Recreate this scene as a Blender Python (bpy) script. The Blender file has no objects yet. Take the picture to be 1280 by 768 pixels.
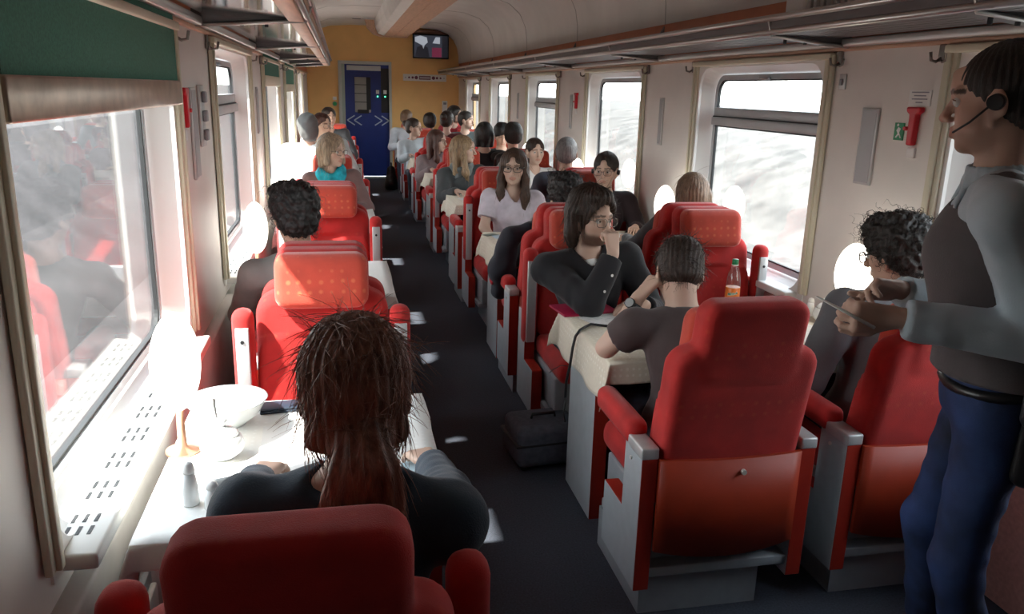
WORLD, SUN, EXPO = 7.5, 24.0, 0.1
import bpy, bmesh, math, random
import numpy as np
from mathutils import Vector, Matrix, Quaternion, noise as mnoise
PI = math.pi
SC = bpy.context.scene
COL = SC.collection
random.seed(7)
RNG = np.random.default_rng(7)

# ------------------------------------------------------------------ objects
def link(o, parent=None):
    COL.objects.link(o)
    if parent is not None:
        o.parent = parent
    return o

def tag(o, label=None, cat=None, group=None, kind=None):
    if label: o['label'] = label
    if cat: o['category'] = cat
    if group: o['group'] = group
    if kind: o['kind'] = kind
    return o

def thing(name, label, cat, loc=(0, 0, 0), rotz=0.0, group=None):
    o = link(bpy.data.objects.new(name, None))
    o.empty_display_size = 0.05
    o.location = loc
    o.rotation_euler = (0, 0, rotz)
    return tag(o, label, cat, group)

def dup(root, loc, rotz, label, group=None):
    r = root.copy(); COL.objects.link(r)
    r.location = loc; r.rotation_euler = (0, 0, rotz)
    r['label'] = label
    if group: r['group'] = group
    for ch in list(root.children):
        c = ch.copy(); COL.objects.link(c); c.parent = r
        for g in list(ch.children):
            d = g.copy(); COL.objects.link(d); d.parent = c
    return r

def mesh_obj(name, verts, faces, mat, parent=None, smooth=True):
    me = bpy.data.meshes.new(name)
    me.from_pydata([tuple(map(float, v)) for v in verts], [], faces)
    me.update()
    if smooth:
        me.polygons.foreach_set('use_smooth', [True] * len(me.polygons))
    me.materials.append(mat)
    return link(bpy.data.objects.new(name, me), parent)

class MB:
    """collects simple solids into one mesh"""
    def __init__(s):
        s.bm = bmesh.new(); s.mats = []; s.mi = 0
    def use(s, m):
        if m not in s.mats: s.mats.append(m)
        s.mi = s.mats.index(m); return s
    def _add(s, tmp, M=None):
        if M is not None: bmesh.ops.transform(tmp, matrix=M, verts=tmp.verts)
        vm = {}
        for v in tmp.verts: vm[v] = s.bm.verts.new(v.co)
        for f in tmp.faces:
            try:
                nf = s.bm.faces.new([vm[v] for v in f.verts])
            except ValueError:
                continue
            nf.smooth = f.smooth; nf.material_index = s.mi
        tmp.free()
        return s
    def box(s, c, size, bev=0.0, seg=2, rot=None):
        t = bmesh.new()
        bmesh.ops.create_cube(t, size=1)
        bmesh.ops.scale(t, vec=size, verts=t.verts)
        if bev > 0:
            bmesh.ops.bevel(t, geom=t.edges[:], offset=min(bev, min(size) * .49), segments=seg, profile=.5, affect='EDGES')
            for f in t.faces: f.smooth = True
        M = Matrix.Translation(c)
        if rot is not None: M = M @ rot
        return s._add(t, M)
    def lohi(s, lo, hi, bev=0.0, seg=2):
        c = [(a + b) / 2 for a, b in zip(lo, hi)]
        return s.box(c, [abs(b - a) for a, b in zip(lo, hi)], bev, seg)
    def cyl(s, a, b, r1, r2=None, seg=16, smooth=True):
        r2 = r1 if r2 is None else r2
        a = Vector(a); b = Vector(b); d = b - a
        t = bmesh.new()
        bmesh.ops.create_cone(t, cap_ends=True, segments=seg, radius1=r1, radius2=r2, depth=d.length)
        for f in t.faces: f.smooth = smooth and len(f.verts) == 4
        M = Matrix.Translation((a + b) / 2) @ d.to_track_quat('Z', 'Y').to_matrix().to_4x4()
        return s._add(t, M)
    def lathe(s, prof, c=(0, 0, 0), seg=24, M=None):
        t = bmesh.new(); rings = []
        for r, z in prof:
            rings.append([t.verts.new((max(r, 1e-4) * math.cos(2 * PI * i / seg), max(r, 1e-4) * math.sin(2 * PI * i / seg), z)) for i in range(seg)])
        for a, b in zip(rings, rings[1:]):
            for i in range(seg):
                f = t.faces.new([a[i], a[(i + 1) % seg], b[(i + 1) % seg], b[i]]); f.smooth = True
        t.faces.new(rings[0][::-1]); t.faces.new(rings[-1])
        MM = Matrix.Translation(c)
        if M is not None: MM = MM @ M
        return s._add(t, MM)
    def prism(s, poly, axis, lo, hi):
        """poly of 2-d points extruded along axis 0/1/2 (other two axes in order)"""
        t = bmesh.new()
        def P(p, h):
            v = [0, 0, 0]; o = [i for i in range(3) if i != axis]
            v[o[0]], v[o[1]] = p; v[axis] = h
            return t.verts.new(v)
        A = [P(p, lo) for p in poly]; B = [P(p, hi) for p in poly]; n = len(poly)
        for i in range(n): t.faces.new([A[i], A[(i + 1) % n], B[(i + 1) % n], B[i]])
        t.faces.new(A[::-1]); t.faces.new(B)
        bmesh.ops.recalc_face_normals(t, faces=t.faces[:])
        return s._add(t)
    def tube(s, pts, r, seg=8):
        V, F = tube_arrays([Vector(p) for p in pts], r, seg)
        t = bmesh.new(); vs = [t.verts.new(v) for v in V]
        for f in F:
            q = t.faces.new([vs[i] for i in f]); q.smooth = len(f) == 4
        return s._add(t)
    def raw(s, V, F, smooth=False):
        t = bmesh.new(); vs = [t.verts.new(v) for v in V]
        for f in F:
            q = t.faces.new([vs[i] for i in f]); q.smooth = smooth
        return s._add(t)
    def build(s, name, mat=None, parent=None):
        me = bpy.data.meshes.new(name)
        s.bm.to_mesh(me); s.bm.free()
        for m in (s.mats or [mat]): me.materials.append(m)
        return link(bpy.data.objects.new(name, me), parent)

def tube_arrays(pts, r, seg=8):
    V = []; F = []; n = len(pts)
    rs = r if isinstance(r, (list, tuple)) else [r] * n
    up = None
    for i, p in enumerate(pts):
        d = (pts[min(i + 1, n - 1)] - pts[max(i - 1, 0)])
        d = d.normalized() if d.length > 1e-9 else Vector((0, 0, 1))
        if up is None:
            up = d.orthogonal().normalized()
        else:
            up = (up - d * up.dot(d))
            up = up.normalized() if up.length > 1e-6 else d.orthogonal().normalized()
        w = d.cross(up)
        for k in range(seg):
            a = 2 * PI * k / seg
            V.append(p + (up * math.cos(a) + w * math.sin(a)) * rs[i])
    for i in range(n - 1):
        for k in range(seg):
            F.append([i * seg + k, i * seg + (k + 1) % seg, (i + 1) * seg + (k + 1) % seg, (i + 1) * seg + k])
    F.append(list(range(seg))[::-1]); F.append([(n - 1) * seg + k for k in range(seg)])
    return V, F

# ------------------------------------------------------------------ materials
MATS = {}
def mat(name, col=(.5, .5, .5), rough=.5, metal=0.0, spec=.5, noise=0.0, nscale=30.0, bump=0.0, bscale=80.0, sheen=0.0,
        emit=None, estr=0.0, stretch=None, detail=4.0, fn=None):
    if name in MATS: return MATS[name]
    m = bpy.data.materials.new(name); m.use_nodes = True
    nt = m.node_tree; N = nt.nodes; L = nt.links
    b = N['Principled BSDF']
    b.inputs['Base Color'].default_value = (*col, 1)
    b.inputs['Roughness'].default_value = rough
    b.inputs['Metallic'].default_value = metal
    b.inputs['Specular IOR Level'].default_value = spec
    if sheen:
        b.inputs['Sheen Weight'].default_value = sheen
        b.inputs['Sheen Roughness'].default_value = .4
    tc = N.new('ShaderNodeTexCoord')
    mp = N.new('ShaderNodeMapping')
    L.new(tc.outputs['Object'], mp.inputs['Vector'])
    if stretch: mp.inputs['Scale'].default_value = stretch
    if noise:
        t = N.new('ShaderNodeTexNoise'); t.inputs['Scale'].default_value = nscale; t.inputs['Detail'].default_value = detail
        L.new(mp.outputs['Vector'], t.inputs['Vector'])
        r = N.new('ShaderNodeValToRGB')
        r.color_ramp.elements[0].position = .3; r.color_ramp.elements[1].position = .7
        r.color_ramp.elements[0].color = (*[max(0, c * (1 - noise)) for c in col], 1)
        r.color_ramp.elements[1].color = (*[min(1, c * (1 + noise)) for c in col], 1)
        L.new(t.outputs['Fac'], r.inputs['Fac']); L.new(r.outputs['Color'], b.inputs['Base Color'])
    if bump:
        t2 = N.new('ShaderNodeTexNoise'); t2.inputs['Scale'].default_value = bscale; t2.inputs['Detail'].default_value = 3
        L.new(mp.outputs['Vector'], t2.inputs['Vector'])
        bp = N.new('ShaderNodeBump'); bp.inputs['Strength'].default_value = bump; bp.inputs['Distance'].default_value = .004
        L.new(t2.outputs['Fac'], bp.inputs['Height']); L.new(bp.outputs['Normal'], b.inputs['Normal'])
    if emit:
        b.inputs['Emission Color'].default_value = (*emit, 1); b.inputs['Emission Strength'].default_value = estr
    if fn: fn(nt, b, mp)
    MATS[name] = m
    return m

def dots(col2, scale=26.0, thr=.22, fac=.8):
    def fn(nt, b, mp):
        N = nt.nodes; L = nt.links
        v = N.new('ShaderNodeTexVoronoi'); v.inputs['Scale'].default_value = scale; v.inputs['Randomness'].default_value = .12
        L.new(mp.outputs['Vector'], v.inputs['Vector'])
        r = N.new('ShaderNodeValToRGB'); r.color_ramp.elements[0].position = thr - .05; r.color_ramp.elements[1].position = thr + .1
        r.color_ramp.elements[0].color = (fac,) * 3 + (1,); r.color_ramp.elements[1].color = (0, 0, 0, 1)
        L.new(v.outputs['Distance'], r.inputs['Fac'])
        mx = N.new('ShaderNodeMix'); mx.data_type = 'RGBA'
        src = b.inputs['Base Color'].links[0].from_socket if b.inputs['Base Color'].links else None
        if src: L.new(src, mx.inputs['A'])
        else: mx.inputs['A'].default_value = b.inputs['Base Color'].default_value
        mx.inputs['B'].default_value = (*col2, 1)
        L.new(r.outputs['Color'], mx.inputs['Factor']); L.new(mx.outputs['Result'], b.inputs['Base Color'])
    return fn

def attr_col(nt, b, mp):
    a = nt.nodes.new('ShaderNodeAttribute'); a.attribute_name = 'Col'
    nt.links.new(a.outputs['Color'], b.inputs['Base Color'])

def glass_mat(name, tint=(1, 1, 1), f0=.04, dirt=0.0, k=1.0):
    m = bpy.data.materials.new(name); m.use_nodes = True
    nt = m.node_tree; N = nt.nodes; L = nt.links; N.clear()
    out = N.new('ShaderNodeOutputMaterial')
    tr = N.new('ShaderNodeBsdfTransparent'); tr.inputs['Color'].default_value = (*tint, 1)
    gl = N.new('ShaderNodeBsdfGlossy'); gl.inputs['Roughness'].default_value = .02
    lw = N.new('ShaderNodeLayerWeight'); lw.inputs['Blend'].default_value = .5
    p = N.new('ShaderNodeMath'); p.operation = 'POWER'; p.inputs[1].default_value = 5
    q = N.new('ShaderNodeMath'); q.operation = 'MULTIPLY_ADD'; q.inputs[1].default_value = (1 - f0) * k; q.inputs[2].default_value = f0
    mx = N.new('ShaderNodeMixShader')
    L.new(lw.outputs['Facing'], p.inputs[0]); L.new(p.outputs[0], q.inputs[0]); L.new(q.outputs[0], mx.inputs[0])
    L.new(tr.outputs[0], mx.inputs[1]); L.new(gl.outputs[0], mx.inputs[2])
    last = mx
    if dirt:
        d = N.new('ShaderNodeBsdfDiffuse'); d.inputs['Color'].default_value = (.6, .6, .6, 1)
        tl = N.new('ShaderNodeBsdfTranslucent'); tl.inputs['Color'].default_value = (.6, .6, .6, 1)
        ad = N.new('ShaderNodeMixShader'); L.new(d.outputs[0], ad.inputs[1]); L.new(tl.outputs[0], ad.inputs[2])
        tc = N.new('ShaderNodeTexCoord'); nz = N.new('ShaderNodeTexNoise'); nz.inputs['Scale'].default_value = 60; nz.inputs['Detail'].default_value = 5
        L.new(tc.outputs['Object'], nz.inputs['Vector'])
        rp = N.new('ShaderNodeValToRGB'); rp.color_ramp.elements[0].position = .45; rp.color_ramp.elements[1].position = .8
        rp.color_ramp.elements[0].color = (dirt * .4,) * 3 + (1,); rp.color_ramp.elements[1].color = (dirt,) * 3 + (1,)
        L.new(nz.outputs['Fac'], rp.inputs['Fac'])
        m2 = N.new('ShaderNodeMixShader'); L.new(rp.outputs['Color'], m2.inputs[0])
        L.new(mx.outputs[0], m2.inputs[1]); L.new(ad.outputs[0], m2.inputs[2]); last = m2
    L.new(last.outputs[0], out.inputs['Surface'])
    return m

RED = (.44, .016, .014)
M = {}
M['red'] = mat('red velour upholstery', RED, .85, noise=.22, nscale=9, bump=.35, bscale=500, sheen=.18, fn=dots((.56, .08, .03), 24, .15, .25))
M['redtop'] = mat('orange red patterned velour', (.50, .055, .030), .85, noise=.15, nscale=9, bump=.35, bscale=500, sheen=.35, fn=dots((.66, .17, .07), 26, .18, .6))
M['backpan'] = mat('orange red moulded shell', (.36, .034, .010), .5, noise=.08, nscale=12)
M['edge'] = mat('red lacquered edge', (.36, .022, .010), .45, noise=.1, nscale=14)
M['lam'] = mat('grey blue laminate', (.42, .46, .48), .42, noise=.05, nscale=20)
M['lamd'] = mat('grey painted steel', (.30, .32, .34), .45, noise=.06, nscale=20)
M['plate'] = mat('brushed grey plate', (.55, .56, .56), .4, metal=.35, noise=.05, nscale=30, stretch=(1, 1, .1))
M['screw'] = mat('bright screw', (.75, .72, .68), .3, metal=.4)
M['dark'] = mat('black plastic', (.012, .012, .014), .45)
M['cloth'] = mat('cream damask cloth', (.72, .66, .54), .85, noise=.04, nscale=60, bump=.15, bscale=300, sheen=.1, fn=dots((.84, .80, .70), 40, .2, .9))
M['clothw'] = mat('white damask cloth', (.84, .83, .80), .85, bump=.12, bscale=300, fn=dots((.9, .9, .88), 40, .2, .9))
M['tabletop'] = mat('beige wood table top', (.55, .38, .22), .5, noise=.15, nscale=12, stretch=(1, 8, 1))
M['wall'] = mat('off white wall laminate', (.76, .72, .68), .5, noise=.04, nscale=4)
M['dado'] = mat('dusty rose wall carpet with painted bounce', (.42, .19, .17), .9, noise=.12, nscale=60, bump=.2, bscale=400)  # red light bounced off the seats is put into this wall colour
M['dadol'] = mat('pale grey lower wall panel', (.56, .54, .52), .6, noise=.06, nscale=8)
M['ceil'] = mat('grey white ceiling panel', (.72, .70, .67), .6, noise=.06, nscale=2.5)
M['floor'] = mat('dark blue grey carpet', (.046, .052, .070), .9, noise=.35, nscale=140, bump=.3, bscale=400)
M['orange'] = mat('orange end wall', (.95, .58, .22), .55, noise=.05, nscale=3)
M['copper'] = mat('copper orange wall band', (.58, .20, .09), .45, noise=.08, nscale=6)
M['wood'] = mat('pinkish beech veneer', (.58, .36, .25), .45, noise=.12, nscale=7, stretch=(6, .6, 6))
M['wooddark'] = mat('brown veneer', (.26, .14, .10), .5, noise=.15, nscale=7, stretch=(6, .6, 6))
M['reveal'] = mat('white window surround', (.80, .79, .76), .4)
M['track'] = mat('cream aluminium curtain track', (.66, .62, .48), .45, noise=.04, nscale=8)
M['alu'] = mat('grey aluminium window frame', (.40, .42, .44), .4, metal=.3, noise=.05, nscale=10)
M['seal'] = mat('dark rubber seal', (.02, .022, .024), .6)
M['rack'] = mat('dark grey rack bracket', (.16, .15, .155), .45, metal=.3, noise=.08, nscale=9)
M['rail'] = mat('satin aluminium rail', (.55, .53, .51), .3, metal=.7)
M['mirrorshelf'] = mat('smoked mirror shelf', (.42, .42, .43), .08, metal=.9)
M['blind'] = mat('green blind fabric', (.055, .20, .145), .8, noise=.2, nscale=160, bump=.2, bscale=500)
M['blue'] = mat('deep blue door', (.018, .045, .24), .35, noise=.08, nscale=5)
M['doorfr'] = mat('pale door frame', (.60, .62, .58), .4)
M['white'] = mat('white enamel', (.82, .82, .80), .4)
M['china'] = mat('white china', (.80, .82, .82), .12)
M['paper'] = mat('white paper', (.80, .80, .79), .8, noise=.03, nscale=14)
M['paperb'] = mat('pale blue printed paper', (.52, .66, .74), .7, noise=.12, nscale=25)
M['print'] = mat('grey print', (.30, .31, .34), .7)
M['magenta'] = mat('magenta folder card', (.42, .010, .060), .45, noise=.06, nscale=10)
M['redplastic'] = mat('red plastic handle', (.60, .015, .03), .35)
M['green'] = mat('green sign', (.02, .25, .10), .5)
M['steel'] = mat('dull steel', (.38, .38, .38), .35, metal=.8, noise=.06, nscale=14)
M['hook'] = mat('bronze grey hook', (.24, .21, .19), .35, metal=.7)
M['lampshade'] = mat('lit opal lamp shade', (.9, .88, .84), .4, emit=(1, .93, .82), estr=5.0)
M['lampstem'] = mat('copper lamp stem', (.55, .28, .18), .3, metal=.6)
M['skin'] = mat('skin', (.6, .4, .3), .52, spec=.4, bump=.06, bscale=260, fn=attr_col)
M['eye'] = mat('eye', (.8, .8, .8), .15, fn=attr_col)
M['glassfr'] = mat('dark spectacle frame', (.025, .02, .02), .3)
M['glassmet'] = mat('thin metal spectacle frame', (.30, .28, .26), .25, metal=.7)
M['leather'] = mat('black leather', (.012, .011, .012), .35, bump=.2, bscale=220)
M['shoe'] = mat('dark shoe leather', (.02, .018, .017), .45)
M['jean'] = mat('dark trouser cloth', (.025, .028, .045), .85, noise=.3, nscale=30, bump=.25, bscale=350)
M['glass'] = glass_mat('window glass', (.96, .98, .97), .06, .03)
M['clear'] = glass_mat('clear plastic', (.93, .95, .95), .07, .05)
# ------------------------------------------------------------------ implicit solids -> one continuous mesh
def V3(*a): return np.array(a, dtype=float)
def unit(v):
    v = np.asarray(v, float); n = np.linalg.norm(v)
    return v / n if n > 1e-12 else v

def cap(a, b, ra, rb=None, k=.015, flat=False, op='u'):
    return ('cap', np.asarray(a, float), np.asarray(b, float), ra, ra if rb is None else rb, k, flat, op)
def ell(c, r, R=None, k=.015, op='u'):
    return ('ell', np.asarray(c, float), np.asarray(r, float), np.eye(3) if R is None else np.asarray(R, float), k, op)
def rb2(c, hx, hy, hz, R2, e, k=.015, op='u'):
    return ('rb2', np.asarray(c, float), (hx, hy, hz), R2, e, k, op)
def cut(p, n, k=.004):
    return ('cut', np.asarray(p, float), unit(n), k, 'i')

def sdf_mesh(prims, axes):
    xs, ys, zs = [np.asarray(a, np.float32) for a in axes]
    F = np.full((len(xs), len(ys), len(zs)), .06, np.float32)
    for p in prims:
        t = p[0]; op = p[-1]
        if t == 'cut':
            pt, n, k = p[1], p[2], p[3]
            d = ((xs - pt[0]) * n[0])[:, None, None] + ((ys - pt[1]) * n[1])[None, :, None] + ((zs - pt[2]) * n[2])[None, None, :]
            F = np.maximum(F, d.astype(np.float32)); continue
        if t == 'cap':
            _, a, b, ra, rb, k, flat, _ = p; m = max(ra, rb)
            lo = np.minimum(a, b) - m; hi = np.maximum(a, b) + m
        elif t == 'ell':
            _, c, r, R, k, _ = p; m = max(r) if not np.allclose(R, np.eye(3)) else np.asarray(r)
            lo = c - m; hi = c + m
        else:
            _, c, h, R2, e, k, _ = p; lo = c - np.array(h); hi = c + np.array(h)
        mg = k * 1.3 + .03
        i0, i1 = np.searchsorted(xs, lo[0] - mg), np.searchsorted(xs, hi[0] + mg)
        j0, j1 = np.searchsorted(ys, lo[1] - mg), np.searchsorted(ys, hi[1] + mg)
        k0, k1 = np.searchsorted(zs, lo[2] - mg), np.searchsorted(zs, hi[2] + mg)
        if i1 <= i0 or j1 <= j0 or k1 <= k0: continue
        X = xs[i0:i1][:, None, None]; Y = ys[j0:j1][None, :, None]; Z = zs[k0:k1][None, None, :]
        f32 = np.float32
        if t == 'cap':
            ba = b - a; l2 = max(float(ba @ ba), 1e-10)
            px, py, pz = X - f32(a[0]), Y - f32(a[1]), Z - f32(a[2])
            tt = (px * f32(ba[0]) + py * f32(ba[1]) + pz * f32(ba[2])) / f32(l2)
            tc = np.clip(tt, 0, 1)
            d = np.sqrt((px - tc * f32(ba[0])) ** 2 + (py - tc * f32(ba[1])) ** 2 + (pz - tc * f32(ba[2])) ** 2) - (f32(ra) + f32(rb - ra) * tc)
            if flat: d = np.maximum(d, (tt - 1) * f32(math.sqrt(l2)))
        elif t == 'ell':
            px, py, pz = X - f32(c[0]), Y - f32(c[1]), Z - f32(c[2])
            q = [px * f32(R[0][i]) + py * f32(R[1][i]) + pz * f32(R[2][i]) for i in range(3)]   # columns of R = local axes
            k0_ = np.sqrt(sum((q[i] / f32(r[i])) ** 2 for i in range(3)))
            k1_ = np.sqrt(sum((q[i] / f32(r[i] * r[i])) ** 2 for i in range(3)))
            d = k0_ * (k0_ - 1) / np.maximum(k1_, 1e-6)
        else:
            hx, hy, hz = h
            qx = np.abs(X - f32(c[0])) - f32(hx - R2); qz = np.abs(Z - f32(c[2])) - f32(hz - R2)
            d2 = np.sqrt(np.maximum(qx, 0) ** 2 + np.maximum(qz, 0) ** 2) + np.minimum(np.maximum(qx, qz), 0) - f32(R2)
            w1 = d2 + f32(e); w2 = np.abs(Y - f32(c[1])) - f32(hy - e)
            d = np.sqrt(np.maximum(w1, 0) ** 2 + np.maximum(w2, 0) ** 2) + np.minimum(np.maximum(w1, w2), 0) - f32(e)
        S = F[i0:i1, j0:j1, k0:k1]; kk = f32(max(k, 1e-5))
        if op == 'u':
            hh = np.maximum(kk - np.abs(S - d), 0) / kk
            F[i0:i1, j0:j1, k0:k1] = np.minimum(S, d) - hh * hh * kk * f32(.25)
        else:
            d = -d
            hh = np.maximum(kk - np.abs(S - d), 0) / kk
            F[i0:i1, j0:j1, k0:k1] = np.maximum(S, d) + hh * hh * kk * f32(.25)
    F[0] = F[-1] = .05; F[:, 0] = F[:, -1] = .05; F[:, :, 0] = F[:, :, -1] = .05
    return surf_nets(F, xs, ys, zs)

def surf_nets(F, xs, ys, zs):
    ins = F < 0
    s = ins[:-1, :-1, :-1].astype(np.int8)
    for dx in (0, 1):
        for dy in (0, 1):
            for dz in (0, 1):
                if dx + dy + dz: s = s + ins[dx:F.shape[0] - 1 + dx, dy:F.shape[1] - 1 + dy, dz:F.shape[2] - 1 + dz]
    act = (s > 0) & (s < 8)
    I, J, K = np.nonzero(act)
    idx = np.full(act.shape, -1, np.int32); idx[I, J, K] = np.arange(len(I))
    acc = np.zeros((len(I), 3)); cnt = np.zeros(len(I))
    ax = (xs, ys, zs)
    for d in range(3):
        o = [i for i in range(3) if i != d]
        for u in (0, 1):
            for v in (0, 1):
                a = [I, J, K]; a = [q.copy() for q in a]
                a[o[0]] = a[o[0]] + u; a[o[1]] = a[o[1]] + v
                b = [q.copy() for q in a]; b[d] = b[d] + 1
                fa = F[a[0], a[1], a[2]]; fb = F[b[0], b[1], b[2]]
                mk = (fa < 0) != (fb < 0)
                t = np.where(mk, fa / np.where(np.abs(fa - fb) < 1e-12, 1, fa - fb), 0)
                P = np.empty((len(I), 3))
                for q in range(3): P[:, q] = ax[q][a[q]]
                P[:, d] = P[:, d] + t * (ax[d][b[d]] - ax[d][a[d]])
                acc += np.where(mk[:, None], P, 0); cnt += mk
    V = acc / np.maximum(cnt, 1)[:, None]
    faces = []
    for d in range(3):
        o = [(d + 1) % 3, (d + 2) % 3]
        sl0 = [slice(None)] * 3; sl1 = [slice(None)] * 3
        sl0[d] = slice(0, -1); sl1[d] = slice(1, None)
        A = ins[tuple(sl0)]; B = ins[tuple(sl1)]
        e = A != B
        E = np.array(np.nonzero(e)).T
        ok = (E[:, o[0]] > 0) & (E[:, o[1]] > 0) & (E[:, o[0]] < F.shape[o[0]] - 1) & (E[:, o[1]] < F.shape[o[1]] - 1)
        E = E[ok]
        def cell(du, dv):
            c = E.copy(); c[:, o[0]] -= du; c[:, o[1]] -= dv
            return idx[c[:, 0], c[:, 1], c[:, 2]]
        q = np.stack([cell(1, 1), cell(0, 1), cell(0, 0), cell(1, 0)], 1)
        fl = A[E[:, 0], E[:, 1], E[:, 2]]
        q = np.where(fl[:, None], q, q[:, ::-1])
        faces.append(q[(q >= 0).all(1)])
    return V, np.concatenate(faces)

def axis(lo, hi, h, fine=()):
    """grid line: step h, finer inside (a, b, hf) spans"""
    out = [lo]; x = lo
    while x < hi:
        st = h
        for a, b, hf in fine:
            if a - h * .5 < x < b: st = min(st, hf)
            elif x <= a - h * .5 < x + st: st = max(min(st, a - x), hf)
        x += st; out.append(x)
    return np.array(out)

def np_mesh(name, V, Fq, mt, parent=None, cols=None):
    me = bpy.data.meshes.new(name)
    n = len(V); m = len(Fq)
    me.vertices.add(n); me.vertices.foreach_set('co', np.asarray(V, np.float32).ravel())
    w = Fq.shape[1]
    me.loops.add(m * w); me.loops.foreach_set('vertex_index', Fq.astype(np.int32).ravel())
    me.polygons.add(m); me.polygons.foreach_set('loop_start', np.arange(0, m * w, w, dtype=np.int32))
    me.polygons.foreach_set('loop_total', np.full(m, w, np.int32))
    me.update(calc_edges=True); me.validate()
    me.polygons.foreach_set('use_smooth', [True] * len(me.polygons))
    me.materials.append(mt)
    if cols is not None:
        at = me.color_attributes.new('Col', 'FLOAT_COLOR', 'POINT')
        c4 = np.ones((n, 4), np.float32); c4[:, :3] = cols
        at.data.foreach_set('color', c4.ravel())
    return link(bpy.data.objects.new(name, me), parent)

def vnormals(V, F):
    a, b, c, d = [V[F[:, i]] for i in range(4)]
    fn = np.cross(c - a, d - b)
    N = np.zeros_like(V)
    for i in range(4): np.add.at(N, F[:, i], fn)
    return N / np.maximum(np.linalg.norm(N, axis=1), 1e-9)[:, None]

_W = RNG.normal(size=(24, 3)); _W /= np.linalg.norm(_W, axis=1)[:, None]; _PH = RNG.uniform(0, 6.28, 24)
def wob(P, freq, seed=0):
    r = np.zeros(len(P))
    for i in range(6):
        j = (i + seed * 5) % 24
        r += np.sin(P @ _W[j] * freq * (.7 + .25 * i) + _PH[(j + seed) % 24])
    return r / 3.0
# ------------------------------------------------------------------ the coach
XL, XR, YB, YE = -0.60, 2.26, -2.4, 16.0
ZS, ZT = .76, 1.90                       # window opening
HW = .74                                 # half width of an opening
HWS = {'left': .80, 'right': .71}
WR = [1.99, 4.27, 6.69, 9.21, 11.75, 14.2]
WL = [2.40, 4.97, 7.57, 10.15, 12.70]
def struct(o, label=None):
    o['kind'] = 'structure'
    if label: o['label'] = label
    return o

mb = MB(); mb.lohi((-1.0, YB, -.12), (2.7, YE + 2.2, 0)); struct(mb.build('floor', M['floor']))
def ceil_profile():
    R = [(2.25, 2.20), (2.245, 2.34), (2.22, 2.48), (2.15, 2.62), (2.02, 2.73), (1.8, 2.80), (1.4, 2.83)]
    L = [(1.65 - x, z) for x, z in R]
    return R + L[::-1]
pr = ceil_profile()
V = []; F = []
for y in (YB, YE):
    for x, z in pr: V.append((x, y, z))
    for x, z in pr: V.append((.825 + (x - .825) * 1.06, y, z + .06))
n = len(pr)
for i in range(n - 1):
    F += [[i, i + 1, 2 * n + i + 1, 2 * n + i], [n + i, 3 * n + i, 3 * n + i + 1, n + i + 1]]
mb = MB(); mb.raw(V, F, True); struct(mb.build('ceiling', M['ceil']))
# panel joints across the ceiling
mb = MB()
for y in (1.2, 3.4, 5.6, 7.8, 10.0, 12.2, 14.4):
    pts = [(x + (.825 - x) * .003, y, z - .003) for x, z in pr]
    mb.tube(pts, .0022, 4)
struct(mb.build('trim_1', mat('ceiling joint', (.34, .33, .32), .6)))

def wall(side, xin, sgn, centres):
    HW = HWS[side]
    mb = MB()
    ys = sorted(centres)
    xo = xin + sgn * .11
    a, b = min(xin, xo), max(xin, xo)
    mb.use(M['wall'])
    mb.lohi((a, YB, 0), (b, YE, ZS)); mb.lohi((a, YB, ZT), (b, YE, 1.935))
    edges = [YB] + [v for c in ys for v in (c - HW, c + HW)] + [YE]
    for i in range(0, len(edges), 2):
        lo, hi = max(edges[i], YB), min(edges[i + 1], YE)
        if hi > lo: mb.lohi((a, lo, ZS), (b, hi, ZT))
    mb.use(M['copper']); mb.lohi((a, YB, 1.935), (b, YE, 2.24))
    struct(mb.build('wall_' + side, M['wall']))
wall('left', XL, -1, WL); wall('right', XR, 1, WR)
# lower panels
mb = MB(); mb.lohi((XR - .03, YB, 0), (XR + .02, YE, .70), .008); struct(mb.build('baseboard_right', M['dado']))
mb = MB(); mb.lohi((XL - .02, YB, 0), (XL + .05, YE, .68), .01); struct(mb.build('baseboard_left', M['dadol']))
mb = MB(); mb.use(M['wood'])
mb.tube([(XR - .004, YB, 1.945), (XR - .004, YE, 1.945)], .012, 8); mb.tube([(XL + .006, YB, 1.945), (XL + .006, YE, 1.945)], .014, 8)
struct(mb.build('trim_2', M['wood']))

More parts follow.
